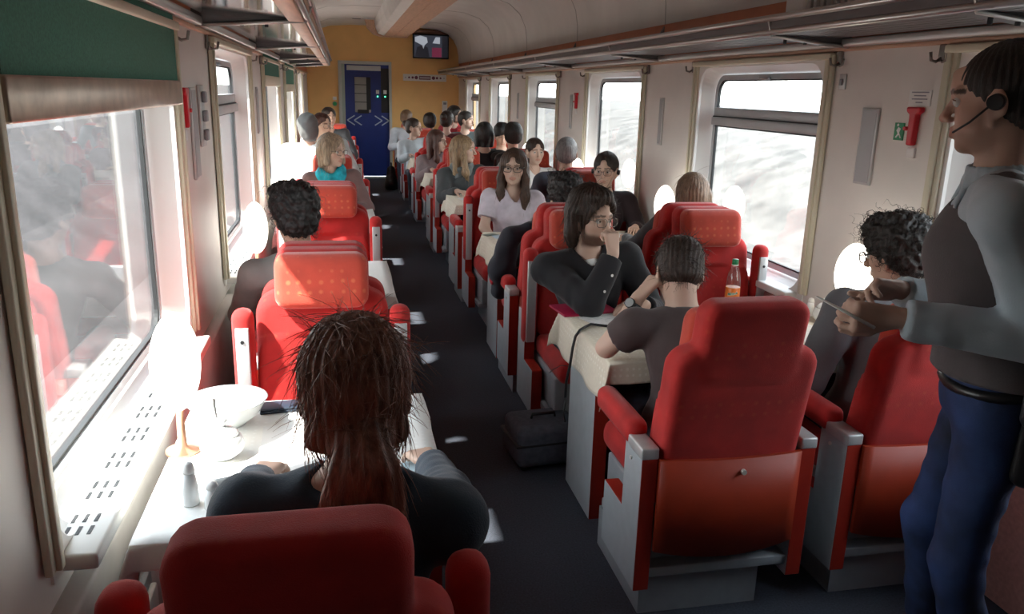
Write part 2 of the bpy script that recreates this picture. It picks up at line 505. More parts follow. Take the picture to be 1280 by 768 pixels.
def rrect(hy, z0, z1, r, n=8):
    out = []
    for cy, cz, a0 in ((hy - r, z1 - r, 0), (-(hy - r), z1 - r, 90), (-(hy - r), z0 + r, 180), (hy - r, z0 + r, 270)):
        for i in range(n + 1):
            a = math.radians(a0 + 90 * i / n); out.append((cy + r * math.cos(a), cz + r * math.sin(a)))
    return out
def bridge(rings):
    V = []; F = []; n = len(rings[0])
    for r in rings: V += r
    for k in range(len(rings) - 1):
        for i in range(n): F.append([k * n + i, k * n + (i + 1) % n, (k + 1) * n + (i + 1) % n, (k + 1) * n + i])
    return V, F
def window(num, side, yc, vent):
    xin, s = (XL, -1) if side == 'left' else (XR, 1)
    HW = HWS[side]
    root = thing('window_%d' % num, None, None, (xin, yc, 0)); root['kind'] = 'structure'
    P = lambda o, d: [(s * d, y, z) for y, z in o]
    big = [(max(-HW - .03, min(HW + .03, y * 3)), max(ZS - .03, min(ZT + .03, (z - 1.32) * 3 + 1.32))) for y, z in rrect(HW - .02, ZS + .02, ZT - .02, .11)]
    o1 = rrect(HW - .02, ZS, ZT - .01, .12); o2 = rrect(HW - .07, ZS + .035, ZT - .05, .11)
    V, F = bridge([P(big, .002), P(big, -.006), P(o1, -.006), P(o1, .01), P(o2, .10)])
    mb = MB(); mb.raw(V, F, False); mb.build('surround', M['reveal'], root)
    o3 = rrect(HW - .10, ZS + .065, ZT - .08, .085)
    V, F = bridge([P(o2, .085), P(o3, .085), P(o3, .105)])
    fr = MB(); fr.raw(V, F).build('window_frame', M['alu'], root)
    o4 = rrect(HW - .108, ZS + .073, ZT - .088, .08)
    V, F = bridge([P(o3, .09), P(o4, .09), P(o4, .104)])
    MB().raw(V, F).build('seal', M['seal'], root)
    mb = MB(); mb.lohi((s * .100, -(HW - .09), ZS + .05), (s * .104, HW - .09, ZT - .06)); mb.build('pane', M['glass'], root)
    if vent:
        mb = MB(); w = HW - .09
        mb.use(M['alu']); mb.lohi((s * .075, -w, 1.60), (s * .11, w, 1.655), .006); mb.lohi((s * .06, -w, 1.545), (s * .11, w, 1.595), .006)
        mb.use(M['seal']); mb.lohi((s * .07, -w, 1.594), (s * .10, w, 1.602)); mb.lohi((s * .085, -w, 1.535), (s * .10, w, 1.546))
        tr = mb.build('transom', M['alu'], root)
        MB().lohi((s * .055, -.05, ZT - .085), (s * .08, .05, ZT - .065), .006).build('catch', M['lamd'], tr)
    # curtain tracks either side and the pelmet rail over the opening
    for q in (-1, 1):
        mb = MB(); mb.use(M['track'])
        y = q * (HW + .035)
        mb.lohi((-s * .004, y - .035, ZS + .01), (-s * .020, y + .035, ZT + .02), .004)
        mb.lohi((-s * .018, y - .012, ZS + .01), (-s * .030, y + .012, ZT + .02), .003)
        mb.build('curtain_track', M['track'], root)
    mb = MB(); mb.lohi((-s * .002, -HW - .06, ZT - .0), (-s * .035, HW + .06, ZT + .03), .006); mb.build('pelmet', M['track'], root)
    # sill ledge with vent slots
    mb = MB(); mb.use(M['reveal'])
    mb.lohi((s * .09, -HW + .02, ZS - .035), (-s * .075, HW - .02, ZS + .004), .008)
    mb.use(M['seal'])
    if side == 'left':
        for i in range(26):
            y = -HW + .12 + i * (2 * HW - .24) / 25
            if i % 3 == 2: continue
            for x in (-.012, .012, .036):
                mb.lohi((x - .004, y - .018, ZS + .0035), (x + .004, y + .018, ZS + .0052))
    mb.build('sill', M['reveal'], root)
    return root
for i, y in enumerate(WR): window(i + 1, 'right', y, i % 2 == 1)
for i, y in enumerate(WL): window(i + 11, 'left', y, i % 2 == 1)

# green roller blinds
def blind(side, yc, zb, label):
    s = -1 if side == 'left' else 1; x = XL if side == 'left' else XR
    t = thing('roller_blind', label, 'blind', (x - s * .022, yc, 0), 0, 'green roller blinds')
    HW = HWS[side]; mb = MB(); mb.lohi((-.002, -HW, zb + .05), (.002, HW, 1.96)); mb.build('blind_fabric', M['blind'], t)
    mb = MB(); mb.lohi((-.012, -HW - .01, zb - .015), (.012, HW + .01, zb + .07), .006); mb.build('bottom_bar', M['track'] if yc > 4 else mat('brushed bronze bar', (.46, .37, .30), .3, metal=.6, noise=.2, nscale=16), t)
blind('left', 2.40, 1.655, 'green roller blind half lowered over the near left window')
blind('left', 7.57, 1.72, 'small green roller blind at the third left window')
blind('left', 10.15, 1.66, 'small green roller blind at the far left windows')

# end wall with the doorway
mb = MB(); mb.use(M['orange'])
DX0, DX1, DZ = -.03, .965, 2.19
mb.lohi((-.9, YE, 0), (DX0, YE + .1, 2.9)); mb.lohi((DX1, YE, 0), (2.6, YE + .1, 2.9)); mb.lohi((DX0, YE, DZ), (DX1, YE + .1, 2.9))
struct(mb.build('wall_far', M['orange']))
mb = MB(); mb.use(M['wall']); mb.lohi((-.9, YB - .1, 0), (2.6, YB, 2.9)); struct(mb.build('wall_near', M['wall']))
d = thing('door_1', None, None, (DX0, YE, 0)); d['kind'] = 'structure'
DW = DX1 - DX0
mb = MB(); mb.lohi((0, -.03, 0), (.06, .09, DZ), .006); mb.lohi((DW - .05, -.03, 0), (DW, .09, DZ), .006); mb.lohi((.055, -.03, DZ - .06), (DW - .045, .09, DZ), .006); mb.build('door_frame', M['doorfr'], d)
mb = MB(); mb.lohi((.06, .02, 0), (.12, .07, DZ - .06)); mb.build('door_post', mat('pale green post', (.45, .52, .46), .4), d)
mb = MB(); mb.lohi((.12, .04, .04), (DW - .05, .075, DZ - .06)); lf = mb.build('door_leaf', M['blue'], d)
mb = MB(); mb.lohi((.30, .028, 1.25), (.60, .045, 1.90), .03); wn = mb.build('door_window', mat('grey door blind', (.36, .36, .34), .5), d)
mb = MB()
for z in (1.44, 1.60, 1.76): mb.lohi((.30, .020, z - .006), (.60, .030, z + .006))
mb.build('blind_edge', M['seal'], wn)
mb = MB(); mb.lohi((.35, .02, 1.23), (.56, .030, 1.30)); mb.lohi((.52, .024, 1.30), (.60, .032, 1.90)); mb.build('window_seal', M['seal'], wn)
mb = MB(); mb.lohi((DW - .20, .03, 1.25), (DW - .05, .045, DZ - .12)); mb.build('control_strip', M['dark'], d)
mb = MB(); mb.lohi((.16, .015, 2.02), (DW - .20, .03, 2.11), .004); mb.build('header_plate', mat('pale plate', (.62, .66, .68), .4), d)
def chevron(x, sgn, nm):
    mb = MB()
    for k in (0, .13):
        for q in (1, -1):
            a = Vector((x + sgn * k, .034, 1.10)); b = Vector((x + sgn * (k + .14), .034, 1.10 + q * .09))
            mb.box(tuple((a + b) / 2), ((b - a).length, .006, .022), rot=Matrix.Rotation(-math.atan2((b - a).z, (b - a).x), 4, 'Y'))
    mb.build(nm, mat('pale blue marking', (.50, .60, .70), .4), d)
chevron(.15, 1, 'chevron_mark'); chevron(.94, -1, 'chevron_mark')
mb = MB(); mb.lohi((.70, .010, 1.60), (.76, .03, 1.67)); mb.lohi((.84, .010, 1.60), (.90, .03, 1.67)); mb.build('button_plate', M['white'], d)
mb = MB(); mb.cyl((.73, .012, 1.55), (.73, .03, 1.55), .014); mb.cyl((.87, .012, 1.55), (.87, .03, 1.55), .014)
mb.build('button_light', mat('green lit button', (.1, .6, .3), .3, emit=(.1, 1, .4), estr=3), d)
mb = MB(); mb.lohi((.0, -.05, -.005), (DW, .12, .03), .006); mb.build('threshold', M['plate'], d)

# duct along the ceiling
mb = MB()
mb.use(M['ceil']); mb.prism([(.60, 2.835), (.62, 2.70), (.66, 2.61), (.76, 2.575), (.76, 2.835)], 1, .6, 14.6)
mb.use(M['wood']); mb.prism([(.76, 2.835), (.76, 2.57), (.93, 2.57), (.93, 2.835)], 1, .6, 14.6)
mb.prism([(.936, 2.835), (.936, 2.57), (1.16, 2.57), (1.16, 2.835)], 1, .6, 14.6)
mb.use(M['wooddark']); mb.prism([(1.161, 2.835), (1.161, 2.575), (1.20, 2.60), (1.28, 2.72), (1.30, 2.835)], 1, .6, 14.6)
mb.use(M['wood']); mb.prism([(.44, 2.84), (.48, 2.70), (.58, 2.60), (.72, 2.56), (1.17, 2.56), (1.22, 2.62), (1.30, 2.84)], 1, 14.6, 14.75)
struct(mb.build('trim_3', M['wood']))

# luggage racks
def rack(side, y0, y1, bars, label):
    s = -1 if side == 'left' else 1
    xw = XL if side == 'left' else XR
    def X(d): return xw - s * d
    t = thing('luggage_rack', label, 'luggage rack', (xw, y0, 1.95))
    def lo(d0, d1, ya, yb, z0, z1, bev=.0):
        return (-s * d0, ya, z0), (-s * d1, yb, z1), bev
    L = y1 - y0
    mb = MB(); mb.lohi(*lo(.0, .05, 0, L, 0, .035, .006)); mb.build('wall_rail', M['rail'], t)
    w = .47 if side == 'left' else .40
    mb = MB(); mb.use(M['rail'])
    mb.tube([(-s * w, 0, .05), (-s * w, L, .05)], .014, 8); mb.tube([(-s * (w + .02), 0, .105), (-s * (w + .02), L, .105)], .014, 8)
    mb.build('front_rail', M['rail'], t)
    mb = MB(); mb.lohi(*lo(w - .004, w + .012, 0, L, .06, .1)); mb.build('front_lip', M['wood'] if side == 'left' else M['rack'], t)
    if side == 'left':
        mb = MB(); mb.lohi(*lo(w - .075, w - .01, 0, L, .028, .045, .004)); mb.build('front_board', M['wood'], t)
    mb = MB()
    if side == 'left':
        mb.lohi(*lo(.06, w - .08, 0, L, .04, .046)); mb.build('glass_shelf', M['mirrorshelf'], t)
    else:
        for i in range(6):
            d0 = .055 + i * .058; mb.lohi(*lo(d0, d0 + .05, 0, L, .038, .046))
        mb.build('shelf_slats', M['rack'], t)
    for y in bars:
        mb = MB(); y -= y0
        mb.prism([(-s * 0, .0), (-s * w, .035), (-s * w, .06), (-s * .06, .05), (0, .05)], 1, y - .05, y + .05)
        mb.prism([(-s * 0, .05), (-s * .10, .05), (0, .24)], 1, y - .012, y + .012)
        br = mb.build('bracket', M['rack'], t)
        for d_ in (.12, .2, .3): MB().cyl((-s * d_, y, .006), (-s * d_, y, .03), .008, seg=8).build('bracket_screw', M['seal'], br)
        mb = MB(); mb.tube([(-s * .02, y - .056, .0), (-s * w, y - .056, .034), (-s * (w + .022), y - .056, .105)], .008, 6); mb.build('bracket_edge', M['rail'], br)
    return t
rack('left', 1.3, 11.4, [1.6, 3.75, 6.0, 8.3, 9.8, 11.2], 'luggage rack with mirrored shelf along the left wall')
rack('right', .8, 15.9, [2.25, 3.45, 5.65, 7.9, 10.1, 12.4, 14.6], 'long grey slatted luggage rack along the right wall')
# ribbed case lying on the right rack
t = thing('storage_case', 'pale grey ribbed case lying on the near end of the right luggage rack', 'case', (2.09, 2.9, 2.003))
mb = MB(); mb.lohi((-.12, -.42, 0), (.15, .42, .20), .02)
for i in range(17): mb.lohi((-.135, -.40 + i * .048, .012), (-.115, -.375 + i * .048, .19), .004)
mb.build('case_body', mat('pale grey ribbed plastic', (.50, .49, .48), .5), t)
mb = MB(); mb.lohi((-.11, .46, 0), (.15, .62, .16), .015)
mb.build('white_block', M['white'], t)

# seats ------------------------------------------------------------
def shear(V):
    V = V.copy(); V[:, 1] -= np.maximum(V[:, 2] - .5, 0) * .18; return V
def panel_mats(o):
    me = o.data; me.materials.append(M['edge'])
    for p in me.polygons:
        if abs(p.normal.x) < .7: p.material_index = 1
def make_seat(up, high=None):
    high = up if high is None else high
    t = thing('train_seat', 'x', 'seat')
    ax = (axis(-.30, .30, .012), axis(-.08, .28, .010), axis(.40, 1.20, .012))
    V, F = sdf_mesh([rb2((0, .075, .725), .248, .065, .255, .075, .035), rb2((0, .065, .995), .176, .060, .140, .055, .035, k=.012)], ax)
    V = shear(V); V[:, 1] += np.where(V[:, 1] > .08, .02 * np.cos(np.clip(V[:, 0] / .25, -1, 1) * PI) * -1, 0)
    np_mesh('backrest', V, F, M['red'], t)
    V, F = sdf_mesh([rb2((0, .158, 1.035 if high else .985), .172, .055, .098, .045, .04)], ax)
    np_mesh('headrest', shear(V), F, M['redtop'], t)
    ax2 = (axis(-.30, .30, .014), axis(.02, .66, .014), axis(.30, .54, .012))
    V, F = sdf_mesh([('rb2', np.array((0, .35, .435)), (.245, .255, .062), .05, .04, .01, 'u')], ax2)
    np_mesh('seat_cushion', V, F, M['red'], t)
    # curved shell behind
    mb = MB(); nx = 14; V = []; F = []
    for d_ in (0, .014):
        for i in range(nx + 1):
            x = -.255 + .51 * i / nx; u = x / .255
            for zz in (.25 - .025 * (1 - u * u) + .025, .42, .60):
                V.append((x, -.012 - .022 * (1 - u * u) + d_, zz))
    m3 = 3 * (nx + 1)
    for i in range(nx):
        for k in range(2):
            a = i * 3 + k
            F.append([a, a + 3, a + 4, a + 1]); F.append([m3 + a, m3 + a + 1, m3 + a + 4, m3 + a + 3])
        F.append([i * 3, m3 + i * 3, m3 + i * 3 + 3, i * 3 + 3]); F.append([i * 3 + 2, i * 3 + 5, m3 + i * 3 + 5, m3 + i * 3 + 2])
    F.append([0, 1, m3 + 1, m3]); F.append([1, 2, m3 + 2, m3 + 1])
    e = nx * 3; F.append([e, m3 + e, m3 + e + 1, e + 1]); F.append([e + 1, m3 + e + 1, m3 + e + 2, e + 2])
    bp = mb.raw(V, F, True).build('back_shell', M['backpan'], t)
    for p in bp.data.polygons: p.use_smooth = abs(p.normal.y) > .5
    MB().cyl((.03, -.045, .555), (.03, -.025, .555), .009, seg=12).build('shell_screw', M['screw'], bp)
    for s in (-1, 1):
        mb = MB()
        mb.prism([(0, .125), (0, .612), (.14, .625), (.155, .61), (.155, .365), (.34, .365), (.34, .125)], 0, s * .258, s * .315)
        sp = mb.build('side_panel', M['lam'], t)
        bv = sp.modifiers.new('b', 'BEVEL'); bv.width = .004; bv.segments = 2; bv.limit_method = 'ANGLE'
        panel_mats(sp)
        mb = MB()
        mb.cyl((s * .313, .09, .57), (s * .320, .09, .57), .007, seg=8)
        mb.build('panel_bolt', M['screw'], sp)
        if up:
            mb = MB(); mb.lohi((s * .247, .075, .44), (s * .325, .165, .95), .035, 4)
            ar = mb.build('armrest', M['red'], t)
            mb = MB(); mb.lohi((s * .262, .155, .46), (s * .310, .172, .89), .004)
            pl = mb.build('armrest_plate', M['plate'], ar)
            MB().cyl((s * .286, .168, .84), (s * .286, .176, .84), .007, seg=10).build('plate_screw', M['dark'], ar)
        else:
            mb = MB(); mb.lohi((s * .247, .11, .595), (s * .325, .47, .685), .032, 4)
            ar = mb.build('armrest', M['red'], t)
            mb = MB(); mb.lohi((s * .256, -.002, .60), (s * .318, .13, .64), .006)
            pl = mb.build('armrest_bracket', M['plate'], ar)
    mb = MB(); mb.lohi((-.262, .01, .165), (.262, .50, .20), .004); mb.lohi((-.24, .06, .20), (.24, .52, .385), .01); mb.build('base_plate', M['lamd'], t)
    mb = MB(); mb.prism([(-.27, .0), (-.27, .165), (.18, .165), (.18, 0)], 1, .05, .50); mb.build('pedestal', M['lamd'], t)
    for ch in list(t.children) + [g for c in t.children for g in c.children]:
        for v in ch.data.vertices: v.co.x *= .97
    return t
seatA = make_seat(False); seatB = make_seat(True); seatN = make_seat(True, False)
usedp = {}
def put_seat(proto, x, y, rz, label, group):
    if proto.name not in usedp:
        usedp[proto.name] = 1; proto.location = (x, y, 0); proto.rotation_euler = (0, 0, rz); proto['label'] = label; proto['group'] = group; return proto
    return dup(proto, (x, y, 0), rz, label, group)
ORD = ['nearest', 'second', 'third', 'fourth', 'fifth', 'sixth']
XA, XW, XLS = 1.208, 1.935, -.085
RY = [2.18 + 2.1 * k for k in range(6)]
LY = [1.08 + 2.12 * k for k in range(6)]
for k in range(6):
    for x, c in ((XA, 'aisle'), (XW, 'window')):
        put_seat(seatA, x, RY[k], 0, 'red %s seat facing away from us at the %s table on the right side' % (c, ORD[k]), 'red seats in the coach')
        put_seat(seatB, x, RY[k] + 1.85, PI, 'red %s seat facing us beyond the %s table on the right side' % (c, ORD[k]), 'red seats in the coach')
    put_seat(seatN if k == 0 else seatA, XLS, LY[k], 0, 'red single seat facing away from us at the %s table on the left side' % ORD[k], 'red seats in the coach')
    put_seat(seatB, XLS, LY[k] + 1.91, PI, 'red single seat facing us beyond the %s table on the left side' % ORD[k], 'red seats in the coach')

# tables -----------------------------------------------------------
TZ = .745
def make_table(w, dpt, aisle):
    """origin on the floor below the centre of the top; aisle = -1/+1 side with the leg panel"""
    t = thing('dining_table', 'x', 'table')
    mb = MB(); mb.lohi((-w / 2, -dpt / 2, TZ - .03), (w / 2, dpt / 2, TZ), .008); mb.build('tabletop', M['tabletop'], t)
    mb = MB(); xa = aisle * (w / 2 - .03)
    mb.lohi((xa - .03, -.20, .0), (xa + .03, .16, TZ - .03)); lp = mb.build('leg', M['lam'], t); panel_mats(lp)
    mb = MB(); xb = -aisle * (w / 2 - .03); mb.lohi((xb - .02, -.15, .45), (xb + .02, .15, TZ - .03)); mb.build('wall_bracket', M['lamd'], t)
    return t
def cloth_obj(w, dpt, oy, ox, seed, m, label, loc, group, corner=.10, skip=None):
    """cloth with overhang oy in y and ox in x; corners hang in points"""
    a, b = w / 2 + .004, dpt / 2 + .004
    us = np.unique(np.concatenate([np.linspace(-a - ox, -a, 12), np.linspace(-a, a, 18), np.linspace(a, a + ox, 12)]))
    vs = np.unique(np.concatenate([np.linspace(-b - oy, -b, 12), np.linspace(-b, b, 20), np.linspace(b, b + oy, 12)]))
    V = []; rg = random.Random(seed); p1, p2 = rg.uniform(0, 6), rg.uniform(0, 6)
    for u in us:
        for v in vs:
            du = max(abs(u) - a, 0); dv = max(abs(v) - b, 0); su = 1 if u > 0 else -1; sv = 1 if v > 0 else -1
            x = max(-a, min(a, u)); y = max(-b, min(b, v)); d_ = math.hypot(du, dv)
            rip = .010 * math.sin(v * 17 + p1) * min(1, du * 8) + .010 * math.sin(u * 17 + p2) * min(1, dv * 8)
            fl = .10
            if du > 0 and dv > 0:
                g = min(du, dv)
                x += su * (fl * du + .30 * g); y += sv * (fl * dv + .30 * g); z = -d_ * .97
            else:
                x += su * (fl * du) + (su * rip if du else 0); y += sv * (fl * dv) + (sv * rip if dv else 0); z = -d_
            if d_ > 0: z += min(.006, d_ * .2) - .0
            V.append((x, y, z + .0035))
    nv = len(vs); F = []
    for i in range(len(us) - 1):
        for j in range(nv - 1):
            q = i * nv + j; F.append([q, q + nv, q + nv + 1, q + 1])
    o = mesh_obj('tablecloth', V, F, m); o.location = loc
    sd = o.modifiers.new('s', 'SOLIDIFY'); sd.thickness = .0025; sd.offset = 1
    return tag(o, label, 'tablecloth', group)
TW, TD = 1.22, .72
tabR = make_table(TW, TD, -1); tabL = make_table(.70, .80, 1)
RT = [y + .88 for y in RY]; LT = [y + .99 for y in LY]
XT, XTL = 1.575, -.12
for k in range(6):
    lr = 'wide table under a cream cloth, %s along the right side' % ORD[k]
    ll = 'narrow table under a white cloth, %s along the left side' % ORD[k]
    if k == 0:
        tabR.location = (XT, RT[0], 0); tabR['label'] = lr; tabR['group'] = 'tables for four'
        tabL.location = (XTL, LT[0], 0); tabL['label'] = ll; tabL['group'] = 'tables for two'
    else:
        dup(tabR, (XT, RT[k], 0), 0, lr, 'tables for four'); dup(tabL, (XTL, LT[k], 0), 0, ll, 'tables for two')
    cloth_obj(TW, TD, .09, .17, k, M['cloth'], 'cream cloth hanging over the %s table on the right side' % ORD[k], (XT, RT[k], TZ), 'cream tablecloths')
    cloth_obj(.70, .80, .07, .17, 20 + k, M['clothw'], 'white cloth on the %s table on the left side' % ORD[k], (XTL, LT[k], TZ), 'white tablecloths')

# table lamps by the windows
def make_lamp():
    t = thing('table_lamp', 'x', 'lamp')
    mb = MB(); mb.lathe([(.045, 0), (.045, .008), (.012, .02), (.009, .16)], seg=16); mb.build('lamp_base', M['lampstem'], t)
    ax = (axis(-.09, .09, .008), axis(-.15, .15, .008), axis(.04, .44, .01))
    V, F = sdf_mesh([ell((0, 0, .235), (.050, .100, .110), k=.02), ell((0, 0, .275), (.047, .092, .115), k=.05)], ax)
    np_mesh('lamp_shade', V, F, M['lampshade'], t)
    return t
lampP = make_lamp(); first = True
for k in range(6):
    for x, y, c in ((2.11, RT[k] - .12, 'right'), (-.445, LT[k] + .06, 'left')):
        lb = 'glowing white oval lamp by the wall on the %s table, %s side' % (ORD[k], c)
        if first: lampP.location = (x, y, TZ + .006); lampP['label'] = lb; lampP['group'] = 'table lamps'; first = False
        else: dup(lampP, (x, y, TZ + .006), 0, lb, 'table lamps')
# ------------------------------------------------------------------ people
def rotm(yaw, pitch=0, roll=0):
    """columns = right, forward, up of a head facing yaw (0 = +Y, positive turns left), pitch up positive, roll to its right positive"""
    return np.array(Matrix.Rotation(yaw, 3, 'Z') @ Matrix.Rotation(pitch, 3, 'X') @ Matrix.Rotation(roll, 3, 'Y'))
def yaw_to(dx, dy): return math.atan2(-dx, dy)

def head_prims(s, female, fat=1.0):
    """head-local primitives: origin at eye level between the ears, +y face"""
    j = .92 if female else 1.0
    P = [
        ell((0, -.016, .032), (.076, .096, .084)),
        ell((0, .018, -.028), (.061 * fat, .068, .082), k=.02),
        ell((0, .030, -.074), (.046 * j * fat, .050, .036), k=.025),
        ell((0, .066, -.098), (.020 * j, .016, .014), k=.02),
        ell((.042, .048, -.026), (.022, .022, .022), k=.02), ell((-.042, .048, -.026), (.022, .022, .022), k=.02),
        cap((-.036, .074, .022), (.036, .074, .022), .012, k=.014),
        cap((0, .082, .030), (0, .082, .060), .012, k=.03),
        ell((.031, .093, .001), (.016, .012, .010), k=.010, op='s'), ell((-.031, .093, .001), (.016, .012, .010), k=.010, op='s'),
        cap((0, .086, .010), (0, .108, -.032), .0075, .0115, k=.010),
        ell((.012, .097, -.037), (.008, .009, .007), k=.006), ell((-.012, .097, -.037), (.008, .009, .007), k=.006),
        cap((-.019, .079, -.0605), (0, .0895, -.059), .004, .006, k=.006), cap((.019, .079, -.0605), (0, .0895, -.059), .004, .006, k=.006),
        cap((-.016, .080, -.070), (0, .0885, -.0715), .005, .0075, k=.006), cap((.016, .080, -.070), (0, .0885, -.0715), .005, .0075, k=.006),
        cap((-.020, .088, -.0655), (.020, .088, -.0655), .0022, k=.004, op='s'),
    ]
    for q in (-1, 1):
        Rm = np.array(Matrix.Rotation(q * .35, 3, 'Z') @ Matrix.Rotation(-.2, 3, 'X'))
        P += [ell((q * .079, -.010, -.008), (.009, .019, .031), Rm, k=.008), ell((q * .087, -.006, -.004), (.006, .010, .018), Rm, k=.005, op='s'),
              cap((q * .072, .0, -.02), (q * .068, .0, -.05), .01, .008, k=.015)]
    return P

def xf(prims, R, t, s):
    """head-local -> person-local"""
    out = []
    for p in prims:
        if p[0] == 'cap':
            out.append(('cap', R @ (p[1] * s) + t, R @ (p[2] * s) + t, p[3] * s, p[4] * s, p[5] * s, p[6], p[7]))
        elif p[0] == 'ell':
            out.append(('ell', R @ (p[1] * s) + t, p[2] * s, R @ p[3], p[4] * s, p[5]))
        else:
            out.append(('cut', R @ (p[1] * s) + t, R @ p[2], p[3], 'i'))
    return out

def hand_prims(W, d, pn, side, curl=.5, spread=1.0, hs=1.0, curls=None, thumb=None):
    """wrist W, pointing d, palm facing pn, side +1 right / -1 left hand; returns prims"""
    d = unit(d); pn = unit(pn - d * np.dot(pn, d)); lat = unit(np.cross(d, pn)) * side   # towards the little finger or thumb
    th = -lat                                   # thumb side for side=+1 (right hand, palm down)
    P = []
    L = .088 * hs
    for k, o in enumerate((-.030, -.010, .010, .028)):
        P.append(cap(W + d * .012 + lat * o * .55 * hs, W + d * L + lat * o * hs, .0135 * hs, .0125 * hs, k=.012))
    ln = (.072, .080, .074, .058)
    for k, o in enumerate((-.030, -.010, .010, .028)):
        c = curls[k] if curls else curl * (1 + .06 * k)
        b = W + d * L + lat * o * hs; ang = 0.0; dirv = d
        for q, fr in enumerate((.45, .32, .23)):
            ang += c * (.9, 1.1, .7)[q]
            dirv = unit(d * math.cos(ang) + pn * math.sin(ang) + lat * o * 2.2 * spread * math.cos(ang))
            e = b + dirv * ln[k] * fr * hs
            r0 = (.0092, .0085, .0078)[q] * hs
            P.append(cap(b, e, r0, r0 * .94, k=.003)); b = e
    if thumb is None: thumb = (.75, .35, .45)
    t0 = W + d * .022 * hs + th * .018 * hs + pn * .006
    t1 = t0 + unit(d * thumb[0] + th * .75 + pn * thumb[1]) * .040 * hs
    t2 = t1 + unit(d * 1.0 + th * thumb[2] * .5 + pn * thumb[1]) * .032 * hs
    t3 = t2 + unit(d * 1.0 + th * (thumb[2] * .5 - .25) + pn * (thumb[1] + .15)) * .026 * hs
    P += [cap(t0, t1, .0155 * hs, .012 * hs, k=.010), cap(t1, t2, .0112 * hs, .010 * hs, k=.003), cap(t2, t3, .010 * hs, .0085 * hs, k=.003)]
    return P

def ik(S, W, l1, l2, pole):
    v = W - S; L = np.linalg.norm(v)
    if L > (l1 + l2) * .995: W = S + v / L * (l1 + l2) * .995; v = W - S; L = np.linalg.norm(v)
    a = (l1 * l1 - l2 * l2 + L * L) / (2 * L); h = math.sqrt(max(l1 * l1 - a * a, 0))
    u = v / L; p = pole - u * np.dot(pole, u)
    return S + u * a + unit(p) * h, W

def strands(V, N, sel, flow, n, seg, ln, r, rng, lift=.2, jit=.25, curl=0.0, grav=.15):
    """thin tapering hair locks growing from chosen vertices"""
    SV = []; SF = []; base = 0
    if len(sel) == 0: return np.zeros((0, 3)), np.zeros((0, 4), int)
    pick = rng.choice(sel, n)
    for i in pick:
        p = V[i].copy(); nn = N[i]
        f = flow(p); f = f - nn * np.dot(f, nn); f = unit(f + rng.normal(size=3) * jit * .5)
        L = ln * rng.uniform(.5, 1.2); st = L / seg; ph = rng.uniform(0, 6.28); tw = rng.choice([-1, 1])
        side = unit(np.cross(f, nn)); d = unit(f + nn * lift * rng.uniform(.2, 1.4)); p = p - nn * .002
        for q in range(seg + 1):
            w = r * (1 - .75 * q / seg) * rng.uniform(.85, 1.15)
            o = p
            if curl:
                a = ph + tw * q * 1.25
                o = p + (side * math.cos(a) + nn * math.sin(a)) * curl * min(1, q / 2)
            for a3 in (0, 2.094, 4.189):
                SV.append(o + (side * math.cos(a3) + nn * math.sin(a3)) * w)
            d = unit(d + V3(0, 0, -grav) * .3 - nn * lift * .25 + rng.normal(size=3) * jit * .28)
            p = p + d * st
        for q in range(seg):
            for k in range(3):
                a = base + q * 3 + k; b = base + q * 3 + (k + 1) % 3
                SF.append([a, b, b + 3, a + 3])
        base += 3 * (seg + 1)
    return np.array(SV), np.array(SF, int)

def hair_mat(name, c):
    return mat('hair ' + name, c, .42, spec=.45, noise=.45, nscale=26, stretch=(3.2, 3.2, .55), bump=.7, bscale=150)
def cloth_mat(name, c, noise=.12, nscale=9, fn=None, sheen=.15):
    return mat('garment ' + name, c, .85, noise=noise, nscale=nscale, bump=.3, bscale=260, sheen=sheen, fn=fn)

HAIRC = dict(dark=(.022, .016, .013), black=(.012, .010, .010), brown=(.060, .030, .018), redbrown=(.24, .10, .065), auburn=(.085, .032, .022), dkbrown=(.036, .020, .014),
             ltbrown=(.16, .095, .055), blonde=(.30, .20, .11), greyblonde=(.34, .26, .18), grey=(.16, .15, .145), ltgrey=(.30, .28, .27))

